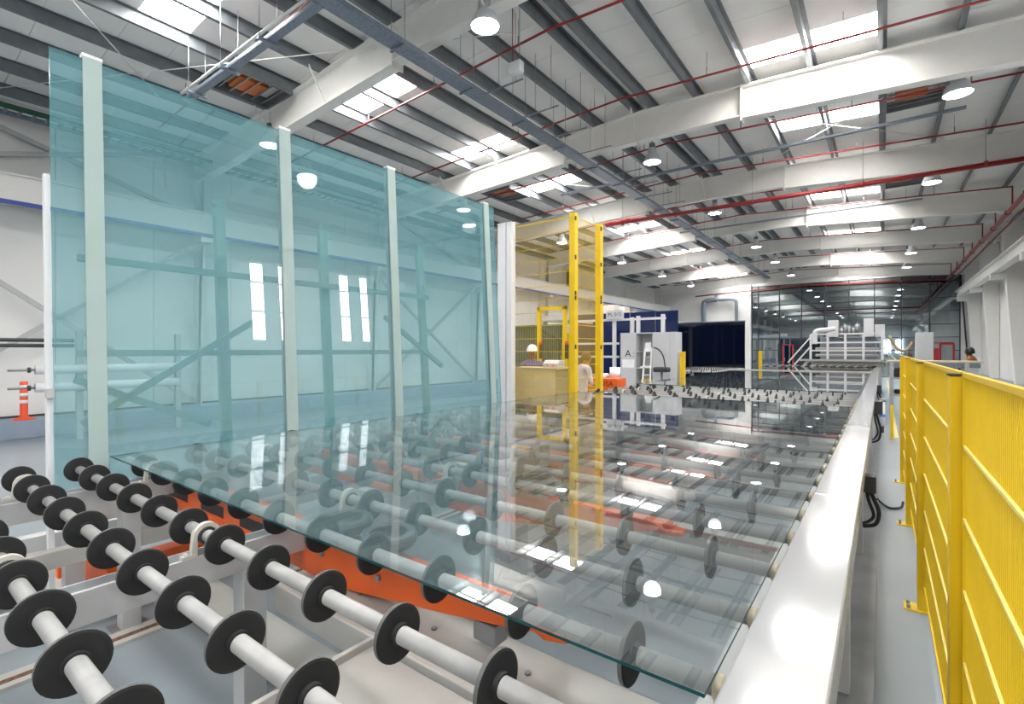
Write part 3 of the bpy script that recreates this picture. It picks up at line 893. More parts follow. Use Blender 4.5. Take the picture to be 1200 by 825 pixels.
def person(label, loc, face, height, mats, hat=None, hair=None, bend=0.0, arms='down', group=None):
    """mats: skin, shirt, trousers, shoes; face: heading in degrees, 0 looks along -Y; bend leans the trunk forward"""
    root = thing('person', label, 'person', loc)
    root.rotation_euler = (0, 0, math.radians(face))
    k = height / 1.78
    B = math.radians(bend)
    def up(x, y, z):      # bend about the hips at 0.95
        dz = z - 0.95
        if dz <= 0: return (x * k, y * k, z * k)
        return (x * k, (y * math.cos(B) - dz * math.sin(B)) * k, (0.95 + dz * math.cos(B) + y * math.sin(B)) * k)
    J, E_ = [], []
    def add(p, r, prev=None, r2=None):
        J.append((up(*p), (r * k, (r2 or r) * k)))
        if prev is not None: E_.append((prev, len(J) - 1))
        return len(J) - 1
    hip = add((0, 0, 0.95), 0.155, None, 0.115)
    waist = add((0, -0.005, 1.10), 0.145, hip, 0.105)
    chest = add((0, 0.0, 1.30), 0.165, waist, 0.12)
    shl = add((0, 0.01, 1.43), 0.12, chest, 0.085)
    neck = add((0, -0.005, 1.52), 0.056, shl)
    jaw = add((0, -0.025, 1.58), 0.062, neck, 0.072)
    head = add((0, -0.015, 1.66), 0.076, jaw, 0.092)
    crown = add((0, -0.01, 1.735), 0.060, head, 0.072)
    nose = add((0, -0.115, 1.625), 0.013, head, 0.016)
    for s in (-1, 1):
        ear = add((s * 0.083, 0.0, 1.635), 0.012, head, 0.022)
        sh = add((s * 0.19, 0.01, 1.42), 0.062, shl)
        if arms == 'down':
            el = add((s * 0.25, 0.03, 1.14), 0.046, sh); wr = add((s * 0.26, -0.05, 0.90), 0.030, el); hd = (s * 0.26, -0.07, 0.84); fdir = (0, -0.25, -1)
        else:
            el = add((s * 0.27, -0.05, 1.15), 0.046, sh); wr = add((s * 0.18, -0.28, 1.10), 0.030, el); hd = (s * 0.16, -0.34, 1.10); fdir = (-0.15 * s, -1, -0.25)
        pm = add(hd, 0.030, wr, 0.034)
        fd = Vector(fdir).normalized()
        side = Vector((1, 0, 0)) if arms == 'down' else Vector((1, 0, 0))
        for q, ln in enumerate((0.075, 0.085, 0.08, 0.065)):
            base = Vector(hd) + fd * 0.035 + side * ((q - 1.5) * 0.02)
            f1 = add(tuple(base), 0.0095, pm); f2 = add(tuple(base + fd * ln * 0.55), 0.0088, f1)
            add(tuple(base + fd * ln + Vector((0, 0, -0.012))), 0.0075, f2)
        t1 = add(tuple(Vector(hd) - side * s * 0.038), 0.011, pm)
        add(tuple(Vector(hd) - side * s * 0.05 + fd * 0.045), 0.009, t1)
        th = add((s * 0.095, 0, 0.86), 0.092, hip)
        kn = add((s * 0.10, -0.015, 0.49), 0.060, th)
        an = add((s * 0.10, 0.02, 0.085), 0.040, kn)
        toe = add((s * 0.11, -0.13, 0.035), 0.038, an, 0.03)
    zc = 1.50
    inv = Matrix.Rotation(B, 3, 'X')
    def paint(c):
        x, y, z = c.x / k, c.y / k, c.z / k
        if z > 0.95:      # undo bend
            dz = z - 0.95
            z, y = 0.95 + dz * math.cos(B) - y * math.sin(B) * -0 + (-y) * math.sin(B), y
        if z > zc: return 0
        if arms == 'down' and abs(x) > 0.19 and z < 1.12 and z > 0.6: return 0
        if arms != 'down' and c.y / k < -0.12 and abs(x) > 0.1 and z < 1.25: return 0
        if z > 0.93: return 1
        if z > 0.10: return 2
        return 3
    me = limb_mesh('body', J, E_, mats, paint, loc)
    link('body', me, root)
    hc = Vector(up(0, -0.012, 1.68))
    tilt = Matrix.Rotation(B, 3, 'X')
    def blob(nm, prof, material, scale=(1, 1, 1), off=(0, 0, 0)):
        mb = MB().lathe(prof, n=24)
        mb.v = [tuple(hc + tilt @ (Vector((v[0] * scale[0], v[1] * scale[1], v[2] * scale[2])) * k + Vector(off) * k)) for v in mb.v]
        return link(nm, mb.mesh(nm, material), root)
    if hat:
        h = blob('hard_hat', [(0.001, 0.135), (0.045, 0.128), (0.085, 0.10), (0.107, 0.055), (0.114, 0.012), (0.114, 0.0), (0.106, 0.0), (0.10, 0.05), (0.06, 0.10), (0.001, 0.115)], hat, (0.95, 1.12, 1))
        blob('hat_peak', [(0.112, 0.004), (0.15, -0.004), (0.15, -0.010), (0.112, -0.002)], hat, (0.80, 0.92, 1), (0, -0.03, 0.006))
    for s in (-1, 1):
        e = MB().lathe([(0.0001, 0.006), (0.007, 0.004), (0.009, 0), (0.007, -0.004), (0.0001, -0.006)], n=10, ax='y')
        p = Vector(up(s * 0.032, -0.098, 1.655))
        e.v = [tuple(p + Vector(v) * k) for v in e.v]
        link('eye', e.mesh('eye', M['black']), root)
    mo = MB().box(-0.024, 0.024, -0.005, 0.005, -0.004, 0.004)
    p = Vector(up(0, -0.088, 1.572)); mo.v = [tuple(p + Vector(v) * k) for v in mo.v]
    link('mouth', mo.mesh('mouth', M['brown']), root)
    if hair:
        blob('hair', [(0.001, 0.098), (0.05, 0.09), (0.085, 0.055), (0.098, 0.01), (0.098, -0.05), (0.09, -0.09), (0.075, -0.09), (0.08, 0.0), (0.06, 0.07), (0.001, 0.085)], hair, (0.95, 1.05, 1), (0, 0.022, -0.005))
    return root
person("worker in white hard hat and violet-blue shirt standing behind the beige desk", (-5.82, 8.50, 0), 35, 1.83, [M['skindark'], M['shirt_blue'], M['trouser'], M['black']], hat=M['hat'], arms='front')
person("worker in pale lavender shirt partly hidden by tall yellow post", (-4.78, 8.66, 0), 150, 1.74, [M['skin'], M['shirt_pale'], M['trouser'], M['black']], hair=M['hairbrown'], bend=12, arms='front')
person("black haired person in brown top behind the workbench by the white wall", (2.12, 19.4, 0), 250, 1.84, [M['skindark'], M['brown'], M['trouser'], M['black']], hair=M['hair'], bend=8, arms='front')

# orange tool cart with a paper roll
tc = thing('tool_cart', "orange tool cart behind the yellow post with dark lettering", 'cart', (-5.0, 10.25, 0))
MB().box(-5.36, -4.62, 10.0, 10.5, 0.18, 1.12).build('cart_body', M['orange'], tc, 0.01)
for x in (-5.28, -4.70):
    for yy in (10.08, 10.42):
        MB().cyl((x - 0.03, yy, 0.09), (x + 0.03, yy, 0.09), 0.09, 16).build('wheel', M['black'], tc)
        MB().box(x - 0.04, x + 0.04, yy - 0.03, yy + 0.03, 0.10, 0.18).build('caster_fork', M['steel'], tc)
text('lettering', "BISA", 0.16, (-4.86, 9.998, 1.0), (math.pi / 2, 0, 0), M['print'], tc)
pr = thing('paper_roll', "white paper roll standing on the orange cart", 'roll', (-4.78, 10.25, 1.12))
MB().lathe([(0.02, 1.12), (0.115, 1.12), (0.115, 1.36), (0.02, 1.36), (0.02, 1.12)], (-4.78, 10.25, 0), n=24).build('paper', M['paper'], pr)
pr = thing('paper_roll', "shorter white roll on the orange cart beside the taller one", 'roll', (-5.0, 10.25, 1.12))
MB().lathe([(0.02, 1.12), (0.09, 1.12), (0.09, 1.22), (0.02, 1.22), (0.02, 1.12)], (-5.02, 10.22, 0), n=24).build('paper', M['paper'], pr)

# grey cabinets
def xat(u, Y):
    q = (u - 600) / FPX
    c, s = math.cos(YAW), math.sin(YAW)
    return Y * (c * q - s) / (s * q + c)
CY = 14.0
cx = [xat(u, CY) for u in (727, 745.5, 764.5, 785, 792.5)]
cab = thing('storage_cabinet', "light grey cabinet marked A with open shelves in the middle", 'cabinet', (cx[1], CY, 0))
CZ = 2.26
MB().box(cx[0], cx[1], CY, CY + 0.5, 0.05, CZ).build('side_unit', M['grey'], cab, 0.006)
MB().box(cx[0] + 0.02, cx[1] - 0.02, CY - 0.015, CY, 0.6, CZ - 0.03).build('door', M['grey'], cab, 0.004)
MB().box(cx[0] + 0.02, cx[1] - 0.02, CY - 0.015, CY, 0.07, 0.58).build('door', M['grey'], cab, 0.004)
text('lettering', "A", 0.30, ((cx[0] + cx[1]) / 2, CY - 0.017, 1.63), (math.pi / 2, 0, 0), M['print'], cab)
MB().box(cx[0] + 0.07, cx[1] - 0.05, CY - 0.018, CY - 0.015, 1.22, 1.46).build('paper_sheet', M['paper'], cab)
for z in (1.65, 1.56):
    MB().cyl((cx[1] - 0.07, CY - 0.03, z), (cx[1] - 0.07, CY - 0.015, z), 0.02, 8).build('lock', M['steel'], cab)
MB().box(cx[2], cx[3], CY, CY + 0.5, 0.05, CZ).build('side_unit', M['grey'], cab, 0.006)
MB().box(cx[3] + 0.004, cx[4], CY, CY + 0.5, 0.05, CZ).build('side_unit', M['grey'], cab, 0.006)
MB().box(cx[1], cx[2], CY + 0.46, CY + 0.5, 0.05, CZ).build('back_panel', M['grey'], cab)
MB().box(cx[1], cx[2], CY, CY + 0.46, CZ - 0.03, CZ).build('top_panel', M['grey'], cab)
for z in (0.72, 1.22, 1.70):
    MB().box(cx[1], cx[2], CY + 0.02, CY + 0.46, z - 0.02, z).build('shelf', M['grey'], cab)
MB().box(cx[0] + 0.03, cx[4] - 0.03, CY + 0.03, CY + 0.47, 0, 0.05).build('plinth', M['dark'], cab)
sx = cx[1]
tag(box('carton', M['paper'], (sx + 0.24, sx + 0.42, CY + 0.1, CY + 0.3, 1.70, 1.96), None, 0.004), "small white box on the upper shelf of grey cabinet", 'box')
tag(box('packet', M['pink'], (sx + 0.44, sx + 0.53, CY + 0.1, CY + 0.2, 1.70, 1.78), None, 0.004), "pink packet beside the white box on cabinet shelf", 'packet')
tag(box('paper_stack', M['paper'], (sx + 0.08, sx + 0.40, CY + 0.08, CY + 0.3, 1.22, 1.26), None, 0.003), "flat white paper stack on the middle cabinet shelf", 'paper')
for i, (dx, lb) in enumerate(((0.18, "yellow tape roll on the lowest cabinet shelf, nearer the lettered door"), (0.36, "yellow tape roll on the lowest cabinet shelf, beside the ladder"))):
    tag(MB().lathe([(0.05, -0.03), (0.09, -0.03), (0.09, 0.03), (0.05, 0.03), (0.05, -0.03)], (sx + dx, CY + 0.15, 0.81), 'y', 20).build('tape_roll', M['yellow']), lb, 'tape roll', 'tape rolls in the cabinet')
# step ladder and monitor arm in front of the cabinet
ld = thing('step_ladder', "small white step ladder leaning in front of grey cabinet", 'ladder', (cx[2] - 0.1, CY - 0.25, 0))
lx = cx[2] - 0.05
for dx in (-0.12, 0.12):
    MB().bar((lx + dx, CY - 0.45, 0), (lx + dx * 0.8, CY - 0.18, 1.80), 0.035, 0.05).build('rail', M['rafter'], ld)
for k in range(6):
    f = (k + 1) / 7
    MB().bar((lx - 0.11, CY - 0.45 + 0.27 * f, 1.8 * f), (lx + 0.11, CY - 0.45 + 0.27 * f, 1.8 * f), 0.06, 0.02).build('step', M['rafter'], ld)
st = thing('work_stool', "dark padded stool with bent tube in front of grey cabinet", 'stool', (cx[2] + 0.42, CY - 0.4, 0))
sx2 = cx[2] + 0.42
MB().box(sx2 - 0.2, sx2 + 0.2, CY - 0.58, CY - 0.22, 1.13, 1.27).build('seat_pad', M['dark'], st, 0.04)
MB().cyl((sx2, CY - 0.4, 0.1), (sx2, CY - 0.4, 1.13), 0.03, 10).build('stem', M['steel'], st)
MB().tube([(sx2 + 0.05, CY - 0.24, 1.2), (sx2 - 0.02, CY - 0.2, 1.55), (sx2 - 0.15, CY - 0.2, 1.75), (sx2 - 0.3, CY - 0.22, 1.82)], 0.02, 8).build('bent_tube', M['dark'], st)
for k in range(4):
    a = k * math.pi / 2 + 0.4
    MB().bar((sx2, CY - 0.4, 0.16), (sx2 + 0.25 * math.cos(a), CY - 0.4 + 0.25 * math.sin(a), 0.03), 0.03, 0.03).build('foot', M['steel'], st)

# white tube frame with sign and blue coated glass behind
FY = 15.2
wfm = thing('tube_frame', "white tubular machine frame behind the cabinets with a plate sign", 'frame', (xat(730, FY), FY, 0))
for u, zt in ((675, 2.72), (720, 2.72), (741, 2.80), (748, 2.84), (777, 2.86)):
    MB().box(xat(u, FY) - 0.05, xat(u, FY) + 0.05, FY - 0.05, FY + 0.05, 0, zt).build('tube_post', M['white2'], wfm)
for z in (2.74, 1.96, 1.52, 0.9):
    MB().box(xat(672, FY), xat(780 if z > 2.5 else 725, FY), FY - 0.04, FY + 0.04, z - 0.035, z + 0.035).build('tube_rail', M['white2'], wfm)
MB().box(xat(675, FY) - 0.04, xat(675, FY) + 0.04, FY, FY + 1.6, 2.7, 2.78).build('tube_rail', M['white2'], wfm)
sg = thing('plate_sign', "rounded white plate sign lettered PL 015 on top of frame", 'sign', ((xat(711, FY) + xat(731, FY)) / 2, FY - 0.08, 2.78))
x0, x1 = xat(710.5, FY - 0.08), xat(731, FY - 0.08)
r = 0.10
poly = [(x0, 2.76), (x1, 2.76), (x1, 3.06 - r)] + [(x1 - r + r * math.cos(t), 3.06 - r + r * math.sin(t)) for t in (0.4, 0.8, 1.2, 1.57)] + [(x0 + r - r * math.sin(t), 3.06 - r + r * math.cos(t)) for t in (0.0, 0.4, 0.8, 1.2, 1.57)]
MB().prism(poly, 'y', FY - 0.10, FY - 0.07).build('plate', M['grey'], sg)
text('lettering', "PL 015", 0.17, ((x0 + x1) / 2, FY - 0.102, 2.91), (math.pi / 2, 0, 0), M['print'], sg)
BY = 16.4
bp = thing('blue_glass_screen', "royal blue coated glass screen behind the white tube frame", 'screen', (xat(750, BY), BY, 0))
us = [676, 707, 738, 768, 795]
for a, b in zip(us[:-1], us[1:]):
    MB().box(xat(a, BY) + 0.01, xat(b, BY) - 0.01, BY, BY + 0.02, 0.25, 3.06).build('pane', M['navyblue'], bp)
MB().box(xat(676, BY), xat(795, BY), BY + 0.02, BY + 0.10, 0.0, 0.25).build('base_rail', M['dark'], bp)
NY = 22.0
nb = thing('navy_glass_stack', "dark navy coated glass sheets standing upright before the white pier", 'glass sheets', (xat(835, NY), NY, 0))
us = [790, 818, 846, 873]
for i, (a, b) in enumerate(zip(us[:-1], us[1:])):
    MB().box(xat(a, NY) + 0.002, xat(b, NY) - 0.002, NY, NY + 0.03, 0.35, 2.92).build('pane', M['navy'], nb)
MB().box(xat(790, NY), xat(873, NY), NY + 0.03, NY + 0.14, 0, 0.35).build('stand_base', M['dark'], nb)
MB().box(xat(790, NY), xat(873, NY), NY - 0.01, NY + 0.12, 2.92, 2.96).build('top_rail', M['tray'], nb)
# white storage deck with cartons above
sd = thing('storage_deck', "white storage deck carrying cartons beside the left wall", 'deck', (-9.6, 20, 0))
MB().box(-11.6, -7.9, 17.2, 26, 2.95, 3.14).build('deck_slab', M['white2'], sd)
for x in (-11.4, -8.1):
    for yy in (17.4, 21.5, 25.8):
        MB().box(x - 0.07, x + 0.07, yy - 0.07, yy + 0.07, 0, 2.95).build('deck_post', M['rafter'], sd)
cartons = [(-8.6, 18.0, 0.55, 0.36), (-8.5, 18.7, 0.5, 0.34), (-8.6, 20.3, 0.7, 0.22), (-8.5, 21.2, 0.6, 0.22), (-8.6, 22.4, 0.6, 0.16), (-8.5, 24.0, 0.7, 0.14)]
clab = ["tallest off-white carton on the deck, nearest the blue screen", "off-white carton on the deck, second from the blue screen", "low off-white carton third along the deck", "low off-white carton fourth along the deck", "flat off-white carton fifth along the deck", "flattest off-white carton at the far end of deck"]
for (x, yy, w, h), lb in zip(cartons, clab):
    c = thing('carton', lb, 'carton', (x, yy, 3.14), 'cartons on the white deck')
    MB().box(x - 0.3, x + 0.3, yy - w / 2, yy + w / 2, 3.14, 3.14 + h).build('box_body', M['carton'], c, 0.01)
    MB().box(x - 0.03, x + 0.03, yy - w / 2 - 0.002, yy + w / 2 + 0.002, 3.14 + h - 0.05, 3.14 + h + 0.002).build('tape', M['beige'], c)

# yellow gate frame and green glass pack behind the worker
GYY = 12.2
gt = thing('gate_frame', "yellow square gate frame with lights behind the operator area", 'gate', (xat(648, GYY), GYY, 0))
gx0, gx1 = xat(632, GYY), xat(662, GYY)
for x in (gx0, gx1):
    MB().box(x - 0.05, x + 0.05, GYY - 0.05, GYY + 0.05, 0, 3.0).build('gate_post', M['yellow'], gt)
    MB().box(x + 0.05, x + 0.13, GYY - 0.1, GYY - 0.02, 1.5, 1.9).build('light_curtain', M['black'], gt)
    MB().cyl((x + 0.09, GYY - 0.06, 1.9), (x + 0.09, GYY - 0.06, 2.0), 0.05, 10).build('signal_lamp', M['redbtn'], gt)
MB().box(gx0 - 0.05, gx1 + 0.05, GYY - 0.05, GYY + 0.05, 2.9, 3.0).build('gate_beam', M['yellow'], gt)
gp = thing('glass_pack', "pack of dark green glass sheets leaning behind the hard hat worker", 'glass pack', (-8.9, 13.0, 0))
for i in range(4):
    m = MB().prism([(13.0 + 0.05 * i, 0.3), (13.02 + 0.05 * i, 0.3), (13.32 + 0.05 * i, 2.55), (13.30 + 0.05 * i, 2.55)], 'x', -9.9, xat(655, 13.2) )
    m.build('pane', M['glass_pack'], gp)
MB().box(-9.9, xat(655, 13.2), 12.95, 13.6, 0.0, 0.3).build('stand_base', M['frame'], gp)
ym = thing('yellow_machine', "yellow machine frame standing behind the gate frame", 'machine', (xat(650, 14.4), 14.4, 0))
mx0, mx1 = xat(636, 14.4), xat(668, 14.4)
for x in (mx0, (mx0 + mx1) / 2, mx1):
    MB().box(x - 0.06, x + 0.06, 14.3, 14.42, 0, 2.3).build('machine_post', M['yellow'], ym)
for z in (2.25, 1.5, 0.8):
    MB().box(mx0, mx1, 14.3, 14.4, z - 0.05, z + 0.05).build('machine_rail', M['yellow'], ym)
MB().box(mx0 + 0.1, mx1 - 0.1, 14.44, 15.0, 0.2, 2.1).build('machine_body', M['beigedark'], ym)

# short yellow guard posts on the far side
def guard(label, x, yy, z, w=0.10):
    g = thing('guard_post', label, 'post', (x, yy, 0), 'short yellow guard posts')
    MB().box(x - w / 2, x + w / 2, yy - w / 2, yy + w / 2, 0.012, z).build('post_tube', M['yellow'], g, 0.006)
    MB().box(x - w * 0.95, x + w * 0.95, yy - w * 0.95, yy + w * 0.95, 0, 0.012).build('foot_plate', M['yellow'], g)
guard("yellow guard post at the end of the dark rollers by the cabinets", xat(800, 14.2), 14.2, 1.70, 0.13)
guard("yellow guard post standing before the glazed wall and white pier", xat(891, 24.6), 24.6, 1.70, 0.13)
guard("short yellow guard post on the walkway past the fence end", 0.15, 12.3, 0.66, 0.05)

# ------------------------------------------------------------------ washing machine with railed platform
WY = 24.2
wm = thing('washing_machine', "white glass washing machine with railed platform at conveyor end", 'machine', (-1.6, WY, 0))
wx0, wx1 = xat(950, WY), xat(1034, WY)
MB().box(wx0, wx1 - 0.02, WY + 0.1, WY + 3.0, 0.1, 1.28).build('machine_body', M['cream'], wm, 0.02)
MB().box(wx0 - 0.4, wx1, WY - 0.05, WY + 0.35, 1.28, 1.36).build('platform', M['cream'], wm)
MB().box(wx0 + 0.2, wx1 - 0.2, WY + 0.02, WY + 0.1, 0.95, 1.12).build('inlet_slot', M['dark'], wm)
for i in range(5):
    x = wx0 + (wx1 - wx0) * i / 4
    MB().box(x - 0.04, x + 0.04, WY - 0.02, WY + 0.06, 1.36, 2.40).build('rail_post', M['white2'], wm)
for z in (2.40, 2.05, 1.72):
    MB().box(wx0, wx1, WY, WY + 0.05, z - 0.03, z + 0.03).build('hand_rail', M['white2'], wm)
for z0 in (2.3, 1.9):
    MB().bar((wx0, WY + 0.02, z0), (wx0 - 0.85, WY + 0.02, z0 - 1.1), 0.05, 0.05).build('stair_rail', M['white2'], wm)
    MB().bar((wx1, WY + 0.02, z0), (wx1 + 0.85, WY + 0.02, z0 - 1.1), 0.05, 0.05).build('stair_rail', M['white2'], wm)
for s_, xx in ((-1, wx0), (1, wx1)):
    MB().bar((xx + s_ * 0.1, WY + 0.3, 1.3), (xx + s_ * 1.1, WY + 0.3, 0.1), 0.6, 0.08).build('stair', M['frame'], wm)
for z in (1.52, 1.80):
    MB().cyl((wx0 + 0.1, WY + 0.8, z), (wx1 - 0.1, WY + 0.8, z), 0.055, 12).build('spray_pipe', M['cream'], wm)
MB().box(wx0 + 0.2, wx1 - 0.2, WY + 1.6, WY + 2.8, 1.28, 2.3).build('tank', M['tray'], wm, 0.03)
for ua, ub, zt in ((970, 982, 3.02), (1012, 1024, 3.06)):
    MB().box(xat(ua, WY + 1), xat(ub, WY + 1), WY + 1.0, WY + 1.7, 2.3, zt).build('blower_box', M['white2'], wm, 0.01)
MB().box(xat(1025, WY + 1.2), xat(1037, WY + 1.2), WY + 1.2, WY + 1.7, 2.3, 2.80).build('blower_box', M['white2'], wm, 0.01)
MB().tube([(xat(955, WY + .6), WY + 0.6, 2.0), (xat(955, WY + .6), WY + 0.6, 2.42), (xat(958, WY + .6), WY + 0.6, 2.56), (xat(970, WY + .6), WY + 0.6, 2.60), (xat(979, WY + .6), WY + 0.6, 2.66)], 0.10, 12).build('air_pipe', M['white2'], wm)
for u, dz in ((986, 2.58), (990, 2.72), (995, 2.66), (1000, 2.6), (1005, 2.74)):
    x = xat(u, WY + 1.4)
    MB().cyl((x, WY + 1.4, 2.3), (x, WY + 1.4, dz + 0.1), 0.09, 10).cyl((x, WY + 1.4, dz + 0.1), (x, WY + 1.4, dz + 0.16), 0.05, 10).build('pump_motor', M['steel'], wm)
MB().tube([(xat(1042, 22), 22.3, 2.25), (xat(1050, 22), 22.3, 1.85), (xat(1058, 22), 22.3, 1.72), (xat(1064, 22), 22.3, 1.78), (xat(1070, 22), 22.3, 2.0)], 0.05, 10).build('hose', M['beigedark'], wm)
# hatched rollers of the inlet
for k in range(26):
    x = -4.05 + 0.145 * k
    MB().bar((x, 23.0, 1.10), (x + 0.10, 23.7, 1.12), 0.05, 0.02).build('inlet_strip', M['dark'] if k % 2 else M['cream'], wm)

ec = thing('electrical_cabinet', "plain light grey electrical cabinet beside the machine stairs", 'cabinet', (xat(1083, 21), 21, 0))
MB().box(xat(1073, 21), xat(1094, 21), 21.0, 21.5, 0.1, 2.32).build('cabinet_body', M['grey'], ec, 0.01)
MB().box(xat(1073, 21) + 0.03, xat(1094, 21) - 0.03, 20.98, 21.0, 0.2, 2.26).build('door', M['grey'], ec, 0.006)
MB().box(xat(1073, 21), xat(1094, 21), 21.0, 21.5, 0.0, 0.1).build('plinth', M['dark'], ec)
# workbench / cross conveyor on the right
TB = 17.0
tb = thing('work_bench', "long grey bench with beige top across the far walkway", 'bench', (1.0, TB, 0))
tx0, tx1 = 0.10, xat(1150, TB)
MB().box(tx0, tx1, TB - 0.35, TB + 0.45, 1.42, 1.47).build('bench_top', M['beige'], tb, 0.006)
MB().box(tx0, tx1 - 0.05, TB - 0.33, TB - 0.28, 1.30, 1.42).build('apron', M['tray'], tb)
for x in (tx0 + 0.1, tx0 + 0.8, tx1 - 0.3):
    for yy in (TB - 0.3, TB + 0.4):
        MB().box(x - 0.04, x + 0.04, yy - 0.04, yy + 0.04, 0, 1.42).build('leg', M['frame'], tb)
for z in (1.0, 0.55):
    MB().box(tx0 + 0.05, tx1 - 0.2, TB - 0.3, TB + 0.35, z - 0.03, z + 0.02).build('shelf', M['frame'], tb)
MB().box(tx1 - 0.32, tx1 - 0.08, TB - 0.3, TB + 0.3, 1.05, 1.30).build('drawer_box', M['grey'], tb)
for i, (x, w, h, mm, lb) in enumerate(((0.35, 0.2, 0.22, 'dark', "dark motor on the bench shelf nearest the conveyor"), (0.7, 0.22, 0.18, 'white', "white box on the bench shelf"), (0.42, 0.3, 0.12, 'black', "black coil on the lower bench shelf"))):
    z = 1.02 if i < 2 else 0.57
    o = thing('machine_part', lb, 'part', (x, TB, z), 'spare parts under the bench')
    MB().box(x - w / 2, x + w / 2, TB - 0.2, TB + 0.05, z, z + h).build('casing', M[mm], o, 0.02)
    MB().cyl((x - w / 2 - 0.06, TB - 0.08, z + h / 2), (x - w / 2, TB - 0.08, z + h / 2), h * 0.3, 12).build('flange', M['steel'], o)
# ------------------------------------------------------------------ walkway fittings along the conveyor
def junction(label, yy, z, s=0.10):
    j = thing('junction_box', label, 'junction box', (-0.06, yy, z), 'black junction boxes on conveyor side')
    MB().box(-0.115, -0.115 + s, yy - s * 0.7, yy + s * 0.7, z - s * 0.75, z + s * 0.75).build('box_body', M['dark'], j, 0.006)
    MB().box(-0.13, -0.115, yy - 0.03, yy + 0.03, z - 0.03, z + 0.03).build('mount', M['steel'], j)
    MB().tube([(-0.07, yy, z - s * 0.7), (-0.05, yy + 0.01, z - s * 1.4), (-0.02, yy + 0.03, z - s * 2.6), (-0.04, yy + 0.05, z - s * 3.8), (-0.115, yy + 0.06, z - s * 4.2)], 0.014, 8).build('hose', M['black'], j)
    MB().tube([(-0.09, yy, z - s * 0.7), (-0.08, yy + 0.01, z - s * 1.6), (-0.05, yy + 0.02, z - s * 2.9), (-0.08, yy + 0.04, z - s * 3.6), (-0.115, yy + 0.05, z - s * 3.9)], 0.011, 8).build('hose', M['black'], j)
junction("nearest black junction box with looping hoses on conveyor side", 4.45, 0.78, 0.08)
junction("second black junction box on conveyor side near the filter unit", 8.6, 0.95, 0.12)
junction("small black junction box on conveyor side before the machine", 13.2, 0.92, 0.10)
fu = thing('air_filter', "white and steel air filter unit with blue label on conveyor side", 'filter', (-0.02, 9.2, 0.7))
MB().cyl((0.0, 9.2, 0.62), (0.0, 9.2, 0.98), 0.035, 14).build('cylinder', M['white2'], fu)
MB().cyl((0.0, 9.2, 0.98), (0.0, 9.2, 1.03), 0.045, 14).build('head', M['steel'], fu)
MB().box(-0.12, 0.0, 9.18, 9.22, 0.90, 0.94).build('mount', M['steel'], fu)
MB().cyl((0.0, 9.2, 0.76), (0.0, 9.2, 0.80), 0.037, 14).build('blue_label', M['bluebtn'], fu)
MB().cyl((0.0, 9.2, 0.52), (0.0, 9.2, 0.62), 0.022, 12).build('bowl', M['dark'], fu)
tag(MB().tube([(-0.05, 7.0, 0.06), (0.0, 6.95, 0.025), (0.06, 6.85, 0.015), (0.12, 6.87, 0.015), (0.17, 6.95, 0.02), (0.185, 7.02, 0.06)], 0.013, 8).build('floor_cable', M['black']), "black cable looping across the walkway floor to the fence", 'cable')

# ------------------------------------------------------------------ things by the left wall
bo = thing('bollard', "orange plastic bollard with white bands standing on the kerb", 'bollard', (-13.75, 2.05, 0.36))
bx, by = -13.72, 2.12
MB().lathe([(0.001, 0.36), (0.17, 0.36), (0.17, 0.385), (0.075, 0.41), (0.062, 0.44), (0.062, 1.10), (0.05, 1.12), (0.001, 1.12)], (bx, by, 0), n=20).build('tube', M['bolla'], bo)
for z in (0.68, 0.82, 0.98):
    MB().cyl((bx, by, z), (bx, by, z + 0.07), 0.064, 20).build('reflective_band', M['paper'], bo)
fs = thing('film_roller_stand', "stand with two white film rolls and black bars by left wall", 'roll stand', (-12.6, 3.2, 0))
for z in (1.38, 1.05):
    MB().cyl((-12.5, 2.08, z), (-12.5, 4.4, z), 0.085, 18).build('film_roll', M['white2'], fs)
    MB().cyl((-12.5, 1.72, z), (-12.5, 2.08, z), 0.022, 10).build('spindle', M['steel'], fs)
    MB().cyl((-12.5, 1.98, z), (-12.5, 2.02, z), 0.05, 12).build('collar', M['dark'], fs)
for z, r in ((1.93, 0.035), (1.83, 0.035)):
    MB().cyl((-12.6, 0.5, z), (-12.6, 2.65, z), r, 10).build('black_bar', M['dark'], fs)
MB().tube([(-12.6, 0.9, 2.1), (-12.6, 1.45, 2.1), (-12.6, 1.55, 2.05), (-12.6, 1.55, 1.93)], 0.05, 8).build('bar_elbow', M['black'], fs)
for yy in (4.45, 2.75):
    MB().box(-12.75, -12.62, yy - 0.05, yy + 0.05, 0, 2.1).build('stand_post', M['frame'], fs)

# ------------------------------------------------------------------ services under the roof
# galvanised cable tray
ct = thing('cable_tray', "galvanised cable tray hung below the rafters along the hall", 'cable tray', (-5.65, 16, 6.1))
TX, TZ = -5.65, 6.16
yy = 3.3
while yy < 34:
    y1 = min(yy + 1.5, 34)
    m = MB().box(TX - 0.13, TX + 0.13, yy + 0.004, y1 - 0.004, TZ - 0.004, TZ).box(TX - 0.13, TX - 0.126, yy + 0.004, y1 - 0.004, TZ, TZ + 0.07).box(TX + 0.126, TX + 0.13, yy + 0.004, y1 - 0.004, TZ, TZ + 0.07)
    m.build('tray_length', M['tray'], ct)
    MB().box(TX - 0.16, TX + 0.16, yy - 0.02, yy + 0.02, TZ - 0.03, TZ - 0.005).build('trapeze_bar', M['tray'], ct)
    for dx in (-0.15, 0.15):
        MB().cyl((TX + dx, yy, TZ - 0.02), (TX + dx, yy, zroof(TX) - 0.01), 0.005, 5).build('hanger_rod', M['steel'], ct)
    yy = y1
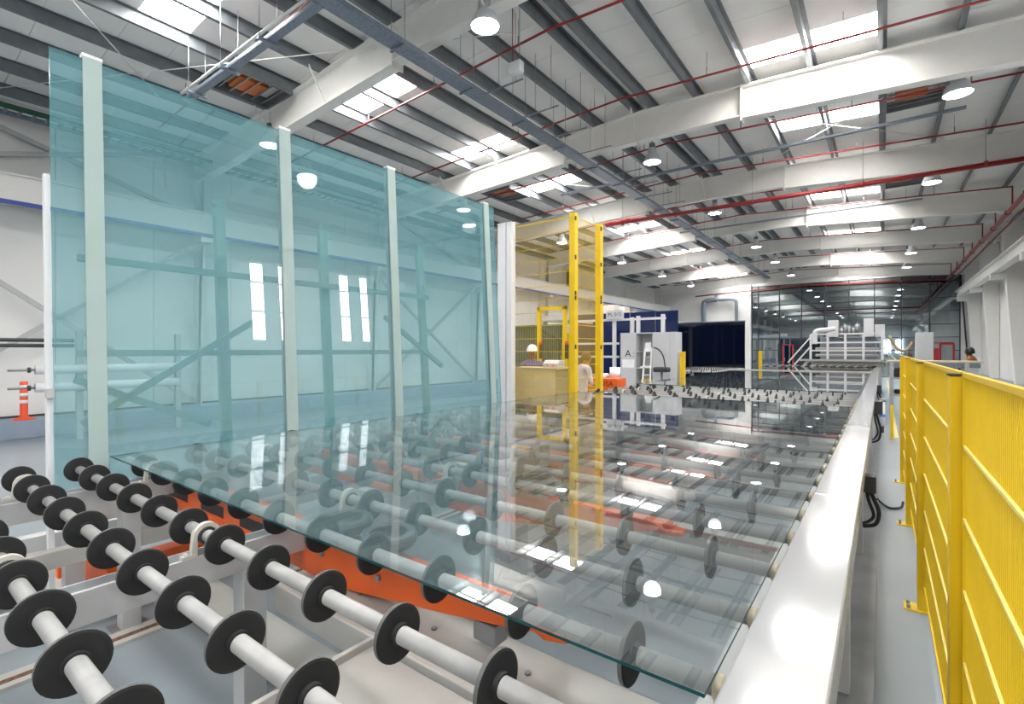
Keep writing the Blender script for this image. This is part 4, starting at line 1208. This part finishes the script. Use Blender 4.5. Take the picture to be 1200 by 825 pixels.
# wide branch at the start, and the branch to the left
MB().prism([(TX - 0.13, 3.3), (TX + 0.13, 3.3), (TX + 0.32, 2.9), (TX + 0.32, 2.2), (TX - 0.5, 2.2), (TX - 0.5, 2.9)], 'z', TZ - 0.004, TZ + 0.07).build('branch_piece', M['tray'], ct)
MB().box(-9.9, TX - 0.10, 3.55, 3.67, 6.14, 6.2).build('branch_tray', M['tray'], ct)
MB().cyl((-9.9, 3.50, 6.22), (TX - 0.1, 3.50, 6.22), 0.022, 8).build('conduit', M['rafter'], ct)
for x in (-9.4, -8.2, -7.0):
    MB().box(x - 0.03, x + 0.03, 3.44, 3.74, 6.11, 6.14).build('trapeze_bar', M['tray'], ct)
    for dy in (3.46, 3.72):
        MB().cyl((x, dy, 6.12), (x, dy, zroof(x) - 0.01), 0.005, 5).build('hanger_rod', M['steel'], ct)
for yb in (6.6, 7.7, 8.8, 9.9, 11.6, 12.7, 13.8, 14.9):
    MB().bar((TX + 0.1, yb, 6.17), (TX + 0.95, yb, 6.17), 0.02, 0.02).build('cross_conduit', M['tray'], ct)
    for dx in (0.45, 0.8):
        MB().cyl((TX + dx, yb, 6.17), (TX + dx, yb, zroof(TX + dx) - 0.01), 0.005, 5).build('hanger_rod', M['steel'], ct)
# cross cable ducts
for yb, x0, x1, lb in ((12.95, -7.8, 1.3, "thin grey cable duct crossing under the roof above the second rafter bay"), (20.0, -6.5, 1.0, "thin grey cable duct crossing under the roof further back")):
    o = thing('cable_channel', lb, 'cable duct', ((x0 + x1) / 2, yb, 6.4))
    MB().box(x0, x1, yb - 0.04, yb + 0.04, 6.42, 6.47).build('channel', M['tray'], o)
    for k in range(5):
        x = x0 + 0.4 + (x1 - x0 - 0.8) * k / 4
        MB().cyl((x, yb, 6.47), (x, yb, zroof(x) - 0.01), 0.005, 5).build('hanger_rod', M['steel'], o)
# ladder tray at the left eave
lt = thing('ladder_tray', "ribbed cable ladder with dark green rail along the left eave", 'cable ladder', (-13.5, 10, 6.3))
for x in (-13.62, -13.22):
    MB().box(x - 0.015, x + 0.015, -2, 36, 6.30, 6.40).build('side_rail', M['green'] if x > -13.4 else M['tray'], lt)
lr = MB()
for k in range(190):
    lr.box(-13.62, -13.22, -2 + 0.2 * k, -1.96 + 0.2 * k, 6.33, 6.36)
o = lr.build('rungs', M['tray'], lt); o["kind"] = "stuff"
for k in range(14):
    MB().cyl((-13.42, -1.5 + 2.7 * k, 6.36), (-13.42, -1.5 + 2.7 * k, zroof(-13.4)), 0.006, 5).build('hanger_rod', M['steel'], lt)

# red sprinkler pipes
PIPES = [4.0, 6.75, 9.5, 12.25, 14.9, 17.7, 20.4, 23.1, 25.8, 28.5, 31.2, 33.9, 36.6]
def pipe_label(i):
    return "thin red sprinkler pipe under the roof, %s from the standing glass end" % ordinal(i) if i < 12 else "thin red sprinkler pipe under the roof nearest the glazed wall"
for i, yp in enumerate(PIPES):
    o = thing('sprinkler_pipe', pipe_label(i), 'pipe', (XA, yp, zroof(XA) - 0.4), 'red sprinkler branch pipes')
    xe = 3.05
    pts = [(-12.4, yp, zroof(-12.4) - 0.45), (XA, yp, zroof(XA) - 0.45), (xe, yp, zroof(xe) - 0.45)]
    MB().tube(pts, 0.021, 8).build('pipe_run', M['red'], o)
    MB().cyl((xe, yp, zroof(xe) - 0.43), (xe, yp, 5.93), 0.021, 8).build('drop', M['red'], o)
    for x in (-11, -8.9, -6.9, -4.9, -2.6, -0.5, 1.3):
        MB().cyl((x, yp, zroof(x) - 0.45), (x, yp, zroof(x) - 0.30), 0.012, 6).cyl((x, yp, zroof(x) - 0.30), (x, yp, zroof(x) - 0.02), 0.005, 5).build('sprinkler_head', M['steel'], o)
mp = thing('main_pipe', "thick red main pipe running along the hall below right eave", 'pipe', (3.0, 20, 5.9))
MB().cyl((3.05, 5, 5.9), (3.05, YF - 0.6, 5.9), 0.065, 14).build('pipe_run', M['red'], mp)
MB().cyl((3.35, 5, 5.9), (3.35, YF - 0.6, 5.9), 0.035, 10).build('thin_run', M['red'], mp)
for k in range(14):
    y_ = 6 + 2.5 * k
    MB().cyl((3.05, y_ - 0.04, 5.9), (3.05, y_ + 0.04, 5.9), 0.085, 14).build('coupling', M['red'], mp)
xp = thing('cross_main_pipe', "thick red cross pipe spanning the hall below the rafters", 'pipe', (-2, 15.6, 6.0))
MB().cyl((-7.6, 15.6, 6.03), (3.05, 15.6, 5.98), 0.06, 14).build('pipe_run', M['red'], xp)
for x in (-7.0, -5.2, -3.0, -0.4, 1.9):
    MB().cyl((x - 0.03, 15.6, 6.005), (x + 0.03, 15.6, 6.005), 0.075, 14).build('coupling', M['red'], xp)
    MB().cyl((x, 15.6, 6.06), (x, 15.6, zroof(x)), 0.006, 5).build('hanger_rod', M['steel'], xp)
ep = thing('end_wall_pipe', "red pipe along the top of the glazed end wall", 'pipe', (-3, YF - 0.5, 6.1))
MB().tube([(-11.5, YF - 0.5, 5.85), (XA, YF - 0.5, 6.15), (3.2, YF - 0.5, 5.95)], 0.045, 10).build('pipe_run', M['red'], ep)
for x in (-9, -6, -3, 0, 2.6):
    MB().cyl((x, YF - 0.5, 6.1), (x, YF - 0.5, zroof(x)), 0.006, 5).build('hanger_rod', M['steel'], ep)
gpip = thing('vent_pipe', "grey vent pipe bent twice on the white far wall", 'pipe', (-9.5, YF - 0.3, 4))
MB().tube([(-10.9, YF - 0.4, 3.2), (-10.9, YF - 0.4, 5.2), (-10.8, YF - 0.4, 5.42), (-10.6, YF - 0.4, 5.5), (-10.0, YF - 0.4, 5.5)], 0.17, 12).build('pipe_run', M['tray'], gpip)
MB().tube([(-10.0, YF - 0.4, 5.95), (-10.0, YF - 0.4, 5.65), (-9.8, YF - 0.4, 5.5), (-8.9, YF - 0.4, 5.5), (-8.65, YF - 0.4, 5.35), (-8.6, YF - 0.4, 5.0), (-8.6, YF - 0.4, 3.0)], 0.11, 12).build('pipe_branch', M['tray'], gpip)

# hanging white box (emergency light)
eb = thing('hanging_box', "white emergency light box hanging from a red rod near lamp", 'light box', (-4.75, 6.5, 6.2))
MB().box(-4.86, -4.64, 6.42, 6.55, 6.22, 6.40).build('box_body', M['white2'], eb, 0.01)
MB().cyl((-4.82, 6.48, 6.4), (-4.82, 6.48, 7.3), 0.008, 6).build('rod', M['red'], eb)
MB().cyl((-4.68, 6.48, 6.4), (-4.68, 6.48, 7.3), 0.005, 6).build('rod', M['steel'], eb)

# high-bay lamps
LZ = 6.15
def lamp_proto():
    r = link('high_bay_lamp', None)
    MB().lathe([(0.06, 0.36), (0.10, 0.34), (0.105, 0.20), (0.15, 0.16), (0.20, 0.04), (0.215, 0.0), (0.20, -0.005), (0.14, 0.13), (0.06, 0.16)], n=28).build('reflector', M['grey'], r)
    MB().lathe([(0.0, -0.010), (0.09, -0.008), (0.16, -0.003), (0.198, 0.004), (0.0, 0.006)], n=28).build('lens', M['bulb'], r)
    MB().lathe([(0.0, 0.46), (0.07, 0.46), (0.075, 0.36), (0.0, 0.36)], n=18).build('ballast', M['purlin'], r)
    MB().cyl((0, 0, 0.46), (0, 0, 0.76), 0.012, 8).build('hook', M['steel'], r)
    ld_ = bpy.data.lights.new('lamp_light', 'SPOT')
    ld_.energy = LAMP_W; ld_.spot_size = math.radians(150); ld_.spot_blend = 0.6; ld_.shadow_soft_size = 0.2
    ld_.color = (0.97, 0.97, 1.0)
    lo = link('lamp_light', ld_, r, (0, 0, -0.06))
    return r
proto = lamp_proto()
first = True
rows = ((-4.5, 6.32, "ridge row", [5.4, 11.75, 17.4, 24.2, 29.0, 34.7]), (1.03, 6.1, "row on the fence side", [6.0, 11.3, 16.9, 22.9, 28.7, 33.5]), (-10.45, 6.1, "row over the standing glass", [5.4, 11.5, 17.4, 23.2, 28.9, 34.4]))
for rx, rz, rn, LY in rows:
    for i, yl in enumerate(LY):
        if first:
            o = proto; o.location = (rx, yl, rz); first = False
        else:
            o = copy_tree(proto, None, (rx, yl, rz))
        pos = "nearest the camera end" if i == 0 else ("at the glazed wall end" if i == len(LY) - 1 else "%s from the near end" % ordinal(i))
        tag(o, "bell-shaped high-bay lamp, %s, %s" % (rn, pos), 'lamp', 'high-bay lamps under the roof')
for rx, rz, rn, LY in rows:
    for yl, nm in ((-0.6, "just behind the viewpoint"), (-6.0, "at the wall behind")):
        o = copy_tree(proto, None, (rx, yl, rz))
        tag(o, "bell-shaped high-bay lamp, %s, %s" % (rn, nm), 'lamp', 'high-bay lamps under the roof')
